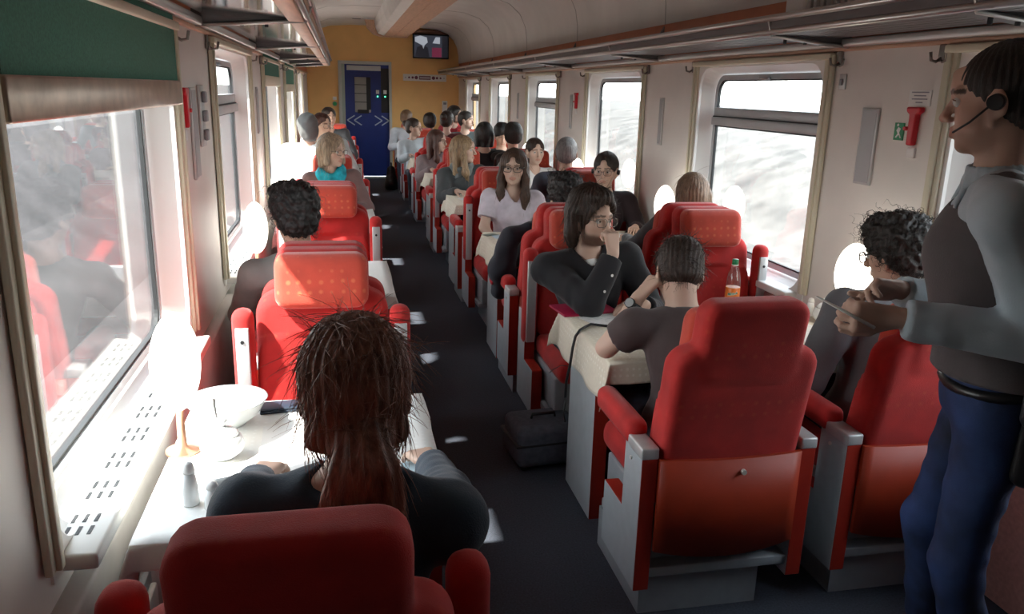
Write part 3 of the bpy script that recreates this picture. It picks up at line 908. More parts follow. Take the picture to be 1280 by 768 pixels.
def hair_prims(style):
    """head-local"""
    t = .014
    shell = lambda t, up=0: [ell((0, -.020, .036 + up), (.074 + t, .094 + t, .082 + t)), ell((0, -.050, -.020), (.066 + t * .6, .058 + t * .5, .062), k=.03)]
    front = cut((0, .025, 0), (0, 1, -1.15))
    ears = [ell((q * .092, .004, -.016), (.024, .034, .042), k=.006, op='s') for q in (-1, 1)]
    if style == 'short': return shell(.013) + [front, cut((0, 0, -.075), (0, .35, -1))] + ears
    if style == 'crop': return shell(.007) + [front, cut((0, 0, -.065), (0, .4, -1))] + ears
    if style == 'quiff':
        return shell(.014, .004) + [ell((0, .045, .105), (.055, .045, .030), k=.03), cut((0, .030, 0), (0, 1, -1.05)), cut((0, 0, -.070), (0, .35, -1))] + ears
    if style == 'mop': return shell(.019, .003) + [ell((0, .02, .095), (.07, .06, .035), k=.03), front, cut((0, 0, -.058), (0, .45, -1))] + ears
    if style == 'curly':
        return shell(.026, .006) + [ell((.03, .05, .10), (.045, .045, .035), k=.03), ell((-.04, .03, .105), (.045, .05, .035), k=.03), ell((0, -.08, .06), (.07, .05, .06), k=.03),
                                    ell((0, -.07, -.03), (.07, .055, .06), k=.03), cut((0, .035, 0), (0, 1, -1.05)), cut((0, 0, -.095), (0, .3, -1))]
    if style == 'thick':
        return shell(.026, .004) + [ell((0, .02, .10), (.075, .07, .04), k=.03), cut((0, .030, 0), (0, 1, -1.15)), cut((0, 0, -.085), (0, .35, -1))] + [ell((q * .10, .012, -.02), (.022, .030, .036), k=.006, op='s') for q in (-1, 1)]
    face = ell((0, .135, -.052), (.070, .088, .128), k=.006, op='s')
    if style == 'messy':      # chin length, swept back
        P = shell(.026, .006) + [ell((.02, .05, .105), (.060, .050, .030), k=.03)]
        for q in (-1, 1):
            P += [cap((q * .080, -.025, .02), (q * .086, -.040, -.085), .028, .024, k=.03), cap((q * .06, -.05, .0), (q * .068, -.045, -.115), .036, .028, k=.03)]
        P += [cap((0, -.085, .0), (0, -.075, -.125), .05, .04, k=.03), ell((0, .140, -.045), (.110, .122, .130), k=.010, op='s')]
        return P
    if style == 'bob':
        P = shell(.020)
        for q in (-1, 1):
            P += [cap((q * .076, .012, .03), (q * .084, .022, -.085), .024, .024, k=.03), cap((q * .066, -.05, .0), (q * .07, -.04, -.10), .036, .030, k=.03)]
        P += [cap((0, -.085, .0), (0, -.075, -.105), .052, .045, k=.03), face, cut((0, 0, -.125), (0, 0, -1))]
        return P
    if style in ('long', 'longfront'):
        P = shell(.014)
        for q in (-1, 1):
            P += [cap((q * .070, .020, .055), (q * .083, .024, -.06), .017, .022, k=.03), cap((q * .083, .024, -.06), (q * .088, .040, -.19), .023, .030, k=.03),
                  cap((q * .088, .040, -.19), (q * .080, .058, -.285), .030, .014, k=.03),
                  cap((q * .066, -.05, .0), (q * .075, -.05, -.20), .036, .036, k=.03)]
        P += [cap((0, -.085, .0), (0, -.085, -.25), .05, .045, k=.03), ell((0, .128, -.055), (.066, .085, .126), k=.006, op='s'),
              ell((0, .10, -.20), (.054, .08, .10), k=.01, op='s')]
        return P
    if style == 'longback':
        P = shell(.014)
        for q in (-1, 1):
            P += [cap((q * .072, .0, .04), (q * .086, -.01, -.08), .018, .022, k=.03), cap((q * .07, -.05, 0), (q * .085, -.07, -.25), .036, .034, k=.03)]
        P += [cap((0, -.085, .0), (0, -.10, -.27), .052, .05, k=.03), face]
        return P
    if style == 'bun':
        return shell(.009) + [ell((0, -.128, .05), (.042, .036, .040), k=.012), cut((0, .040, 0), (0, 1, -1.0)), cut((0, 0, -.075), (0, .5, -1))] + ears
    if style == 'tied':
        return shell(.010) + [cap((0, -.105, .0), (.01, -.115, -.13), .032, .02, k=.02), cut((0, .040, 0), (0, 1, -1.0)), cut((0, -.06, -.09), (0, .9, -1))] + ears
    if style == 'ponytail':
        return shell(.013, .002) + [ell((.012, -.112, -.045), (.036, .026, .030), k=.02), ell((.016, -.128, -.085), (.052, .034, .040), k=.03), ell((.014, -.130, -.135), (.062, .036, .046), k=.03),
                                    ell((.018, -.130, -.185), (.056, .032, .044), k=.03), cap((.02, -.130, -.19), (.028, -.125, -.235), .026, .010, k=.02),
                                    cap((-.055, -.06, -.055), (.0, -.11, -.055), .022, .022, k=.02), cap((.060, -.055, -.045), (.02, -.11, -.05), .022, .022, k=.02),
                                    cut((0, .040, 0), (0, 1, -1.0))] + [ell((q * .094, .0, -.030), (.026, .036, .048), k=.006, op='s') for q in (-1, 1)]
    if style == 'hood':
        return shell(.022) + [ell((0, -.06, -.04), (.085, .07, .09), k=.03), ell((0, .135, -.04), (.062, .082, .105), k=.006, op='s')]
    return shell(t)

def ring_tube(c, ax, ay, rx, ry, r, n=20, sup=3.0):
    pts = []
    for i in range(n + 1):
        a = 2 * PI * i / n; ca, sa = math.cos(a), math.sin(a)
        pts.append(c + ax * (rx * math.copysign(abs(ca) ** (2 / sup), ca)) + ay * (ry * math.copysign(abs(sa) ** (2 / sup), sa)))
    return pts

def person(label, seat, facing, head, hyaw=None, hpitch=0.0, hroll=0.0, female=False, hair='short', hairc='brown', skin=(.56, .36, .27), top=None, topstyle='long',
           bottom=None, glasses=None, beard=0, arms=None, lod=1, sw=None, stand=False, feet=None, hs=1.03, vneck=False, twist=0.0, strand=0, group=None, fat=1.0, collar=None, vest=None, bulk=0.0, lean_b=0.0, sleeve_extra=0.0, hairseed=1, kneefwd=.42, backneck=False, sdrop=.055, slv=.68, nk=(0, 0, 0)):
    """seat: (x, y) below the pelvis; facing: yaw; head: world position of the head centre (eye level)"""
    rng = np.random.default_rng(hairseed)
    ox, oy = seat
    H = V3(head[0] - ox, head[1] - oy, head[2])
    f = np.array([-math.sin(facing), math.cos(facing), 0.]); r = np.array([f[1], -f[0], 0.])
    hy = facing if hyaw is None else hyaw
    Rh = rotm(hy, hpitch, hroll); up = Rh[:, 2]; hf = Rh[:, 1]
    sw = sw or (.172 if female else .195)
    zb = 1.01 if stand else .535
    Pv = V3(0, 0, zb)
    Nk = H + V3(0, 0, -.155 * hs) - np.array([hf[0], hf[1], 0]) * .020 * hs + (Pv - H) * .02 + V3(*nk)
    r2 = np.array(Matrix.Rotation(twist, 3, 'Z')) @ r; f2 = np.array(Matrix.Rotation(twist, 3, 'Z')) @ f
    sp = unit(Nk - Pv)
    f2 = unit(f2 - sp * np.dot(f2, sp)); r2 = unit(np.cross(f2, sp))
    C = Pv + (Nk - Pv) * .64 - f2 * lean_b
    Sc = Nk - sp * sdrop
    S = {q: Sc + r2 * q * sw - f2 * .005 for q in (-1, 1)}
    Bm = np.stack([r2, f2, sp], 1)
    b = bulk
    LEN = float(np.linalg.norm(Nk - Pv))
    # --- bare body
    body = [ell(Pv, (.135, .095, .10), np.stack([r, f, V3(0, 0, 1)], 1)), cap(Pv, C, .095, .10, k=.05),
            ell(C, (.125, .085, .15), Bm, k=.05), cap(S[-1], S[1], .042, k=.03), cap(Nk + sp * .01, S[1] + r2 * -.02, .035, .03, k=.03), cap(Nk + sp * .01, S[-1] + r2 * .02, .035, .03, k=.03)]
    nr = .046 if female else .055
    Hj = H + Rh @ V3(0, -.022, -.055) * hs
    body.append(cap(Nk - sp * .03, Hj, nr * 1.08, nr, k=.025))
    hands = {}; elbows = {}; fine = []
    l1, l2 = (.275, .235) if female else (.30, .255)
    arms = arms or {}
    for q in (-1, 1):
        a = arms.get(q, {})
        W = a.get('w')
        if W is None:
            W = Pv + f * (.40 if not stand else .02) + r * q * .13; W[2] = TZ + .045 if not stand else .75
            if a.get('lap'): W = Pv + f * .22 + r * q * .10 + V3(0, 0, .12)
        else:
            W = V3(W[0] - ox, W[1] - oy, W[2])
        pole = V3(*a['pole']) if 'pole' in a else (r * q * .7 - f * .3 + V3(0, 0, -1))
        E, W = ik(S[q], W, l1, l2, pole)
        if 'e' in a: E = V3(a['e'][0] - ox, a['e'][1] - oy, a['e'][2]); W = V3(a['w'][0] - ox, a['w'][1] - oy, a['w'][2])
        elbows[q] = E
        hd = V3(*a['dir']) if 'dir' in a else unit(unit(W - E) * .6 + f * .6 - r * q * .35) * np.array([1, 1, .2])
        pn = V3(*a['palm']) if 'palm' in a else V3(0, 0, -1)
        hands[q] = (W, unit(hd))
        body += [cap(S[q], E, .044, .036, k=.02), cap(E, W, .037, .026, k=.02)]
        body += hand_prims(W, hd, pn, q, a.get('curl', .35), hs=(.93 if female else 1.02), curls=a.get('curls'), thumb=a.get('thumb'))
    # --- legs
    hipz = -.02
    kn = {}; an = {}
    feet = feet or {}
    for q in (-1, 1):
        hp = Pv + r * q * .09 + V3(0, 0, hipz)
        if stand:
            A = feet.get(q); A = V3(A[0] - ox, A[1] - oy, .085) if A is not None else V3(*(r * q * .11)) + V3(0, 0, .085)
            K = (hp + A) / 2 + f * .07; K[2] = .55
        else:
            K = Pv + f * kneefwd + r * q * .12 + V3(0, 0, -.01); A = K + f * (.02 if female else .0) + V3(0, 0, -.44)
        kn[q], an[q] = K, A
        body += [cap(hp, K, .070, .050, k=.03), cap(K, A, .046, .032, k=.02), cap(A - f * .03 + V3(0, 0, -.045), A + f * .13 + V3(0, 0, -.06), .028, .022, k=.02)]
    hp_ = xf(head_prims(hs, female, fat), Rh, H, hs)
    body += hp_
    # --- grid
    cells = {0: (.016, .0075, .010), 1: (.014, .0052, .0075), 2: (.012, .0040, .0050)}[lod]
    allp = [p[1] for p in body if p[0] == 'cap'] + [p[2] for p in body if p[0] == 'cap'] + [p[1] for p in body if p[0] == 'ell']
    lo = np.min(allp, 0) - .14; hi = np.max(allp, 0) + .14
    fl = [(H[i] - .125, H[i] + .125, cells[1]) for i in range(3)]
    ax = []
    for i in range(3):
        spans = [fl[i]]
        if lod > 0:
            for q in (-1, 1):
                W, hd = hands[q]; c = W[i] + hd[i] * .08
                spans.append((c - .085, c + .085, cells[2]))
        ax.append(axis(lo[i], hi[i], cells[0], spans))
    V, F = sdf_mesh(body, ax)
    # --- colour of skin, lips, brows, beard
    Q = ((V - H) @ Rh) / hs
    base = np.array(skin); hc = np.array(HAIRC.get(hairc, (.05, .03, .02)))
    cols = np.tile(base, (len(V), 1)) * (1 + .05 * wob(V, 30)[:, None])
    def mix(w, c): 
        nonlocal cols
        cols = cols * (1 - w[:, None]) + np.array(c) * w[:, None]
    near = (np.abs(Q) < .13).all(1)
    blush = np.exp(-(((np.abs(Q[:, 0]) - .045) / .02) ** 2 + ((Q[:, 2] + .03) / .022) ** 2)) * near * (Q[:, 1] > .03)
    mix(blush * .25, base * np.array([1.02, .72, .68]))
    nose = np.exp(-((Q[:, 0] / .014) ** 2 + ((Q[:, 2] + .034) / .014) ** 2)) * near * (Q[:, 1] > .09); mix(nose * .3, base * np.array([1.0, .72, .68]))
    lips = (((Q[:, 0] / .024) ** 2 + ((Q[:, 2] + .0655) / .0115) ** 2) < 1) & (Q[:, 1] > .072) & near
    bw = .0055 if not female else .0042
    bz = .021 + .10 * (np.abs(Q[:, 0]) - .015) * (np.abs(Q[:, 0]) < .035) + .002 - .12 * np.maximum(np.abs(Q[:, 0]) - .035, 0)
    brow = (np.abs(Q[:, 2] - bz) < bw) & (np.abs(Q[:, 0]) > .011) & (np.abs(Q[:, 0]) < .052) & (Q[:, 1] > .058) & near
    if beard:
        jaw = near & (Q[:, 2] < -.066 + .25 * np.maximum(.045 - Q[:, 1], 0)) & (Q[:, 2] > -.125) & (Q[:, 1] > -.005) & (Q[:, 1] > -5)
        side = near & (Q[:, 1] > -.004) & (Q[:, 1] < .03) & (Q[:, 2] < .0) & (Q[:, 2] > -.1) & (np.abs(Q[:, 0]) > .055)
        bm_ = (jaw | side).astype(float)
        for _ in range(5):
            fm = bm_[F].mean(1); ac = np.zeros(len(V)); ct = np.zeros(len(V))
            for c_ in range(4): np.add.at(ac, F[:, c_], fm); np.add.at(ct, F[:, c_], 1)
            bm_ = ac / np.maximum(ct, 1)
        mix(bm_ * beard, hc * 1.2 + np.array([.02, .006, .002]))
    mix(lips * .7, base * np.array([.84, .52, .50]))
    mix(brow * .8, hc * .9)
    scalp = near & (Q[:, 2] > .045) & (Q[:, 1] < .04); mix(scalp * .6, hc)
    root = np_mesh('person', V, F, M['skin'], None, cols)
    root.location = (ox, oy, 0)
    tag(root, label, 'person', group or 'people in the coach')
    # --- eyes
    if lod > 0:
        for q in (-1, 1):
            c = H + Rh @ V3(q * .031, .0745, .0005) * hs; rr = .0122 * hs
            t = bmesh.new(); bmesh.ops.create_uvsphere(t, u_segments=20, v_segments=16, radius=rr)
            me = bpy.data.meshes.new('eye'); MM = Matrix([list(x) for x in Rh]).to_4x4() @ Matrix.Rotation(-PI / 2, 4, 'X')
            bmesh.ops.transform(t, matrix=MM, verts=t.verts); t.to_mesh(me); t.free()
            me.materials.append(M['eye']); me.polygons.foreach_set('use_smooth', [True] * len(me.polygons))
            at = me.color_attributes.new('Col', 'FLOAT_COLOR', 'POINT')
            for i, v in enumerate(me.vertices):
                a = v.co.normalized().dot(Vector(Rh[:, 1]))
                at.data[i].color = (.01, .01, .01, 1) if a > .965 else ((.09, .06, .035, 1) if a > .87 else (.62, .58, .55, 1))
            e = link(bpy.data.objects.new('eye', me), root); e.location = c
            # upper lid
            mbl = MB(); pts = [H + Rh @ (V3(q * .031 + x, .0745 + math.sqrt(max(.0136 ** 2 - x * x - (.0065 - 20 * x * x) ** 2, 0)), .0065 - 20 * x * x)) * hs for x in np.linspace(-.0125, .0125, 9)]
            mbl.tube(pts, .0016 * hs, 5); mbl.build('eyelid', mat('eyelid skin %.2f' % skin[0], tuple(x * .55 for x in skin), .6), root)
    # --- hair
    if hair:
        hp2 = xf(hair_prims(hair), Rh, H, hs)
        pts = [p[1] for p in hp2 if p[0] != 'cut'] + [p[2] for p in hp2 if p[0] == 'cap']
        lo2 = np.min(pts, 0) - .14; hi2 = np.max(pts, 0) + .14
        st = {0: .009, 1: .0062, 2: .0046}[lod]
        V2, F2 = sdf_mesh(hp2, [axis(lo2[i], hi2[i], st) for i in range(3)])
        N2 = vnormals(V2, F2)
        q2 = (V2 - H) @ Rh
        ang = np.arctan2(q2[:, 0], q2[:, 1] + .02)
        if hair in ('curly',):
            V2 = V2 + N2 * (wob(V2, 130, hairseed) * .006 + wob(V2, 260, hairseed + 1) * .004)[:, None]
        elif hair == 'hood':
            V2 = V2 + N2 * (wob(V2, 60, 2) * .003)[:, None]
        else:
            am = .0028 if hair in ('messy', 'thick', 'ponytail') else .0016
            V2 = V2 + N2 * (np.sin(ang * 34 + 1.6 * wob(V2, 30, hairseed)) * am + wob(V2, 45, hairseed) * am * 1.3)[:, None]
        if strand:
            zmask = np.nonzero(np.ones(len(V2), bool))[0]
            cen = H + Rh @ V3(0, -.02, .06)
            if hair == 'curly':
                flow = lambda p: unit(p - cen) + V3(0, 0, -.3); par = dict(seg=10, ln=.075, r=.0016, lift=.55, jit=.5, curl=.009, grav=.1)
            elif hair == 'ponytail':
                tie = H + Rh @ V3(.012, -.125, -.045) * hs
                def flow(p):
                    q = (p - H) @ Rh
                    if q[2] > -.035: return tie - p + V3(0, 0, .0)
                    return V3(.1 * math.sin(p[0] * 90), 0, -1)
                par = dict(seg=8, ln=.085, r=.0010, lift=.03, jit=.13, grav=.15)
            elif hair in ('messy', 'thick', 'quiff', 'short', 'mop'):
                crown = H + Rh @ V3(0, -.06, .11)
                flow = lambda p: (p - crown) + V3(0, 0, -.02); par = dict(seg=6, ln=.055 if hair not in ('short', 'mop') else .03, r=.0014, lift=.14, jit=.22, grav=.15)
            else:
                flow = lambda p: V3(0, 0, -1) + (p - cen) * 2; par = dict(seg=7, ln=.11, r=.0013, lift=.12, jit=.2, grav=.3)
            sv, sf = strands(V2, N2, zmask, flow, strand, rng=rng, **par)
            F2 = np.concatenate([F2, sf + len(V2)]); V2 = np.concatenate([V2, sv])
        if hair == 'hood':
            np_mesh('hood', V2, F2, cloth_mat('grey fleece hood', (.10, .098, .095)), root)
        else:
            np_mesh('hair', V2, F2, hair_mat(hairc, HAIRC[hairc]), root)
    # --- glasses
    if glasses:
        gm = M['glassfr'] if glasses == 'dark' else M['glassmet']; tr = .0024 if glasses == 'dark' else .0015
        mb = MB()
        A = lambda x, y, z: H + Rh @ V3(x, y, z) * hs
        for q in (-1, 1):
            cpt = A(q * .034, .102, -.004)
            mb.tube(ring_tube(cpt, Rh[:, 0] * hs - Rh[:, 1] * q * .12, Rh[:, 2] * hs, .0265, .0185, 1), tr, 6)
            mb.tube([A(q * .060, .098, .006), A(q * .072, .075, .006), A(q * .082, .0, .008), A(q * .084, -.02, -.006)], tr, 6)
        mb.tube([A(-.008, .104, .0), A(0, .109, .002), A(.008, .104, .0)], tr, 6)
        g = mb.build('glasses', gm, root)
        mb = MB()
        for q in (-1, 1):
            cpt = A(q * .034, .102, -.004); pts = ring_tube(cpt, Rh[:, 0] * hs - Rh[:, 1] * q * .12, Rh[:, 2] * hs, .026, .018, 1)
            mb.raw([tuple(p) for p in pts[:-1]], [list(range(len(pts) - 1))])
        mb.build('lens', M['lens'], g)
    # --- clothes
    gh = {0: .013, 1: .0095, 2: .0072}[lod]
    x = .017 + b
    shirt = [ell(Pv + V3(0, 0, .02), (.155 + x, .108 + x, .11), np.stack([r, f, V3(0, 0, 1)], 1)), cap(Pv, C, .105 + x, .112 + x, k=.05),
             ell(C + sp * .02, (.135 + x, .095 + x, .16), Bm, k=.05), cap(S[-1], S[1], .044 + x, k=.04),
             cap(Nk - sp * .01, S[1] - r2 * .01, .036 + x * .6, .034 + x, k=.03), cap(Nk - sp * .01, S[-1] + r2 * .01, .036 + x * .6, .034 + x, k=.03)]
    if female:
        for q in (-1, 1): shirt.append(ell(C + sp * .0 + f2 * .085 + r2 * q * .065, (.058, .05, .06), Bm, k=.05))
    skirt_cut = Pv + V3(0, 0, -.06 if not stand else .09)
    shirt.append(cut(skirt_cut, -sp * .3 + V3(0, 0, -1)))
    for q in (-1, 1):
        E = elbows[q]; W = hands[q][0]
        if topstyle == 'short':
            e2 = S[q] + (E - S[q]) * slv
            shirt.append(cap(S[q], e2, .052 + x * .9, .050 + x, k=.03, flat=True))
        elif topstyle == 'none':
            pass
        else:
            fr = {'long': .93, 'roll': .55}[topstyle]
            e2 = E + (W - E) * fr
            shirt += [cap(S[q], E, .048 + x * .9, .038 + x * .9, k=.03), cap(E, e2, .038 + x * .9, .028 + x * .7, k=.02, flat=True)]
    # neckline
    if backneck: shirt.append(cap(Nk + r2 * -.06 - f2 * .05 + sp * .035, Nk + r2 * .06 - f2 * .05 + sp * .035, .052, k=.008, op='s'))
    if vneck:
        shirt += [cap(Nk + sp * .06, Nk + f2 * .07 - sp * .07, .070, .028, k=.008, op='s'), cap(Nk - sp * .02, Hj, nr * 1.25, nr * 1.3, k=.006, op='s')]
    else:
        shirt += [cap(Nk + sp * .015, Hj + up * .05, nr * 1.22, nr * 1.9, k=.006, op='s')]
    pts = [p[1] for p in shirt if p[0] != 'cut'] + [p[2] for p in shirt if p[0] == 'cap']
    lo3 = np.min(pts, 0) - .2; hi3 = np.max(pts, 0) + .2
    V3_, F3 = sdf_mesh(shirt, [axis(lo3[i], hi3[i], gh) for i in range(3)])
    N3 = vnormals(V3_, F3)
    wr = wob(V3_ * np.array([1, 1, .6]), 26, 1) * .0035 + wob(V3_, 60, 3) * .0018
    V3_ = V3_ + N3 * wr[:, None]
    nm = {'long': 'sweater', 'short': 't_shirt', 'roll': 'shirt', 'none': 'vest'}[topstyle]
    so_ = np_mesh(nm, V3_, F3, top, root)
    if collar:
        cp = [cap(Nk - sp * .012 + r2 * nr * 1.1 * math.cos(a) + f2 * nr * 1.15 * math.sin(a), Nk + sp * .03 + r2 * nr * 1.08 * math.cos(a) + f2 * nr * 1.08 * math.sin(a), .010, .007, k=.012) for a in np.linspace(0, 2 * PI, 22)[:-1]]
        cp += [cap(Nk - sp * .0 + f2 * nr * 1.1 + r2 * q * .02, Nk - sp * .055 + f2 * (nr + .035) + r2 * q * .05, .010, .006, k=.01) for q in (-1, 1)]
        pts = [p[1] for p in cp] + [p[2] for p in cp]; lo4 = np.min(pts, 0) - .03; hi4 = np.max(pts, 0) + .03
        V4, F4 = sdf_mesh(cp, [axis(lo4[i], hi4[i], .0055) for i in range(3)])
        np_mesh('collar', V4, F4, collar, so_)
    if vest:
        y_ = x + .010
        vp = [ell(Pv + V3(0, 0, .04), (.155 + y_, .108 + y_, .12), np.stack([r, f, V3(0, 0, 1)], 1)), cap(Pv, C, .105 + y_, .112 + y_, k=.05), ell(C + sp * .02, (.135 + y_, .095 + y_, .16), Bm, k=.05),
              cap(Nk - sp * .01, S[1] - r2 * .02, .036 + y_ * .8, .034 + y_, k=.03), cap(Nk - sp * .01, S[-1] + r2 * .02, .036 + y_ * .8, .034 + y_, k=.03)]
        for q in (-1, 1): vp += [cap(S[q] + r2 * q * .055 + sp * .10, S[q] + r2 * q * .045 - sp * .10, .055, .075, k=.01, op='s')]
        vp += [cap(Nk + sp * .10, Nk + f2 * .10 - sp * .20, .080, .012, k=.008, op='s'), cap(Nk - sp * .02, Hj + up * .05, nr * 1.7, nr * 2.2, k=.006, op='s'), cut(Pv + V3(0, 0, .055), V3(0, 0, -1))]
        pts = [p[1] for p in vp if p[0] != 'cut'] + [p[2] for p in vp if p[0] == 'cap']
        lo4 = np.min(pts, 0) - .2; hi4 = np.max(pts, 0) + .2
        V4, F4 = sdf_mesh(vp, [axis(lo4[i], hi4[i], gh) for i in range(3)]); N4 = vnormals(V4, F4); V4 = V4 + N4 * (wob(V4, 26, 1) * .0035)[:, None]
        np_mesh('waistcoat', V4, F4, vest, root)
    # trousers and shoes
    bottom = bottom or M['jean']
    tr = [ell(Pv + V3(0, 0, -.0), (.158, .112, .105), np.stack([r, f, V3(0, 0, 1)], 1))]
    for q in (-1, 1):
        hp = Pv + r * q * .09 + V3(0, 0, hipz)
        tr += [cap(hp, kn[q], .088, .064, k=.03), cap(kn[q], an[q] + V3(0, 0, -.01), .064, .050, k=.025, flat=True)]
    if stand: tr.append(cap(Pv, Pv + V3(0, 0, .06), .118, .112, k=.05))
    tr.append(cut(Pv + V3(0, 0, .065 if not stand else .085), (0, 0, 1)))
    pts = [p[1] for p in tr] + [p[2] for p in tr if p[0] == 'cap']
    lo4 = np.min(pts, 0) - .18; hi4 = np.max(pts, 0) + .18
    g2 = gh * 1.35 if not stand else gh * 1.1
    V4, F4 = sdf_mesh(tr, [axis(lo4[i], hi4[i], g2) for i in range(3)])
    N4 = vnormals(V4, F4); V4 = V4 + N4 * (wob(V4 * np.array([1, 1, .8]), 22, 2) * .005 + wob(V4 * np.array([1, 1, 1.3]), 48, 4) * .0025)[:, None]
    np_mesh('trousers', V4, F4, bottom, root)
    for q in (-1, 1):
        A = an[q]
        sh = [cap(A + f * -.035 + V3(0, 0, -.045), A + f * .15 + V3(0, 0, -.055), .036, .028, k=.02), cap(A + V3(0, 0, .0), A + V3(0, 0, -.04), .040, .040, k=.03), cut((0, 0, .004), (0, 0, -1))]
        lo5 = A - .24; hi5 = A + .24
        V5, F5 = sdf_mesh(sh, [axis(lo5[i], hi5[i], .011) for i in range(3)])
        np_mesh('shoe', V5, F5, M['shoe'], root)
    return dict(root=root, H=H, Rh=Rh, Nk=Nk, S=S, E=elbows, hands=hands, Pv=Pv, C=C, f=f2, r=r2, sp=sp, hs=hs, o=V3(ox, oy, 0))
M['lens'] = glass_mat('spectacle lens', (.97, .97, .97), .05, 0)
# ------------------------------------------------------------------ who sits where
def G(n, c, **k): return cloth_mat(n, c, **k)
A_, B_ = 0.0, PI
def sA(y0): return y0 + .30
def sB(y0): return y0 - .30
RB = [y + 1.87 for y in RY]; LB = [y + 1.91 for y in LY]
sub = lambda a, b: (a[0] - b[0], a[1] - b[1], a[2] - b[2])
PALE = (.60, .41, .32); MID = (.54, .34, .25); TAN = (.44, .27, .19)
# near woman, back to us
person('person from behind with brown ponytail and navy top at the nearest left table', (-.05, LY[0] + .30), A_, (.012, 1.39, 1.185), hyaw=-.05, hpitch=-.12, female=True, hair='ponytail', hairc='redbrown',
       skin=PALE, top=G('dark navy jersey', (.022, .042, .066)), vneck=True, lod=2, strand=1700, hs=1.12, nk=(0, .0, .03), sw=.180, sdrop=.085, backneck=True, bulk=.008,
       arms={1: dict(w=(.20, 1.86, TZ + .05)), -1: dict(w=(-.22, 1.84, TZ + .05))})
# man at the second left table, back to us
person('person with thick dark hair and grey sweater seen from behind at the second left table', (-.13, LY[1] + .32), A_, (-.210, LY[1] + .36, 1.175), hyaw=.35, hpitch=-.15, hair='curly', hairc='black',
       skin=MID, top=G('grey green sweater', (.22, .225, .215)), lod=1, strand=260, hs=1.03, arms={-1: dict(w=(-.36, LY[1] + .72, TZ + .05))})
# woman with the turquoise scarf
pw = person('person with greyish blonde bob, glasses and turquoise scarf looking across the aisle', (-.06, sB(LB[2])), B_, (-.075, 6.72, 1.215), hyaw=yaw_to(.75, -.66), hpitch=-.05, female=True, hair='bob', hairc='greyblonde',
       skin=PALE, top=G('dusty mauve cardigan', (.20, .12, .115)), glasses='metal', lod=1, hs=1.06, strand=250)
# left far passengers
person('person in white coat with grey hood up, by the far left window', (-.30, 8.15), A_, (-.325, 8.2, 1.325), hyaw=.3, hair='hood', hairc='grey', skin=MID, top=G('bright white coat', (.80, .80, .78)), lod=0, bulk=.02, hs=1.04)
person('person with short red brown hair and glasses at the far left, facing us', (-.12, sB(LB[3])), B_, (-.19, 8.85, 1.315), hyaw=yaw_to(.6, -.8), hair='short', hairc='auburn', glasses='metal', skin=MID, top=G('pale grey jacket', (.50, .50, .50)), lod=0, hs=1.04)
person('person with dark hair beside the farthest left seats, only the face showing', (-.10, sB(LB[4])), B_, (-.15, 10.95, 1.325), hyaw=yaw_to(.35, -.9), hair='short', hairc='dkbrown', skin=MID, top=G('dark grey pullover', (.06, .06, .065)), lod=0, hs=1.04)

# right side, nearest table
pt = person('person in brown t-shirt leaning head on hand at the nearest right table', (1.21, RY[0] + .36), A_, (1.225, 2.74, 1.075), hyaw=-.12, hpitch=-.75, hroll=.12, nk=(0, -.045, .03), hair='quiff', hairc='dkbrown', skin=PALE,
       top=G('dark brown grey t-shirt', (.060, .042, .042), noise=.08), topstyle='short', slv=.5, lod=2, strand=900, hs=1.0, lean_b=.035,
       arms={-1: dict(w=(1.070, 2.74, .985), e=(.950, 2.72, .80), dir=(.62, .04, .66), palm=(.7, .1, -.6), curl=.85, thumb=(.5, .2, .2)),
             1: dict(w=(1.50, 3.02, TZ + .045), dir=(-.6, .7, 0))})
pc = person('person with dark curly hair and grey sweater at the nearest right table by the window', (1.95, RY[0] + .34), A_, (2.00, 2.57, 1.175), hyaw=.45, hpitch=-.25, hair='curly', hairc='dark', skin=MID,
       top=G('mid grey sweater', (.115, .115, .125)), glasses='dark', lod=1, strand=520, hs=1.04, bulk=.012, arms={1: dict(lap=True), -1: dict(lap=True)})
pb = person('person with long dark hair, beard, glasses and black cardigan, hand held to the mouth', (1.19, RB[0] - .36), B_, (1.142, 3.58, 1.155), hyaw=yaw_to(.42, -.90), hpitch=-.05, hroll=-.03, hair='messy', hairc='dkbrown', skin=PALE,
       top=G('black wool cardigan', (.012, .012, .016)), vneck=True, glasses='metal', beard=.85, lod=2, strand=900, hs=1.06, bulk=.014,
       arms={1: dict(w=(1.190, 3.39, 1.015), e=(1.075, 3.34, .80), dir=(-.10, .16, 1), palm=(-.35, .85, .1), curls=[1.15, 1.2, 1.25, 1.3], thumb=(.9, .4, .1)),
             -1: dict(w=(1.33, 3.32, TZ + .05), dir=(-1, -.1, 0))})
# second table
person('person with dark hair from behind, sitting back to back with the bearded one', (XA + .05, RY[1] + .33), A_, (1.296, 4.62, 1.115), hyaw=.1, hpitch=-.1, hair='curly', hairc='black', skin=MID, top=G('black jacket', (.014, .014, .018)), lod=1, strand=300, hs=1.04)
person('person with straight light brown hair from behind at the window, second right table', (1.97, RY[1] + .33), A_, (2.10, 4.62, 1.135), hyaw=.1, female=True, hair='longback', hairc='ltbrown', skin=PALE, top=G('dark grey top', (.07, .07, .075)), lod=1, strand=250, hs=1.04)
person('person with long brown hair, dark glasses and pale lilac t-shirt facing us', (1.21, RB[1] - .32), B_, (1.227, 5.78, 1.180), hyaw=yaw_to(-.30, -.95), female=True, hair='long', hairc='brown', skin=PALE,
       top=G('pale lilac printed t-shirt', (.62, .57, .64), noise=.16, nscale=14), topstyle='short', vneck=True, glasses='dark', lod=2, strand=300, hs=1.07,
       arms={1: dict(w=(1.09, 5.52, .60), e=(1.005, 5.72, .75)), -1: dict(w=(1.35, 5.52, .62), e=(1.42, 5.74, .75))})
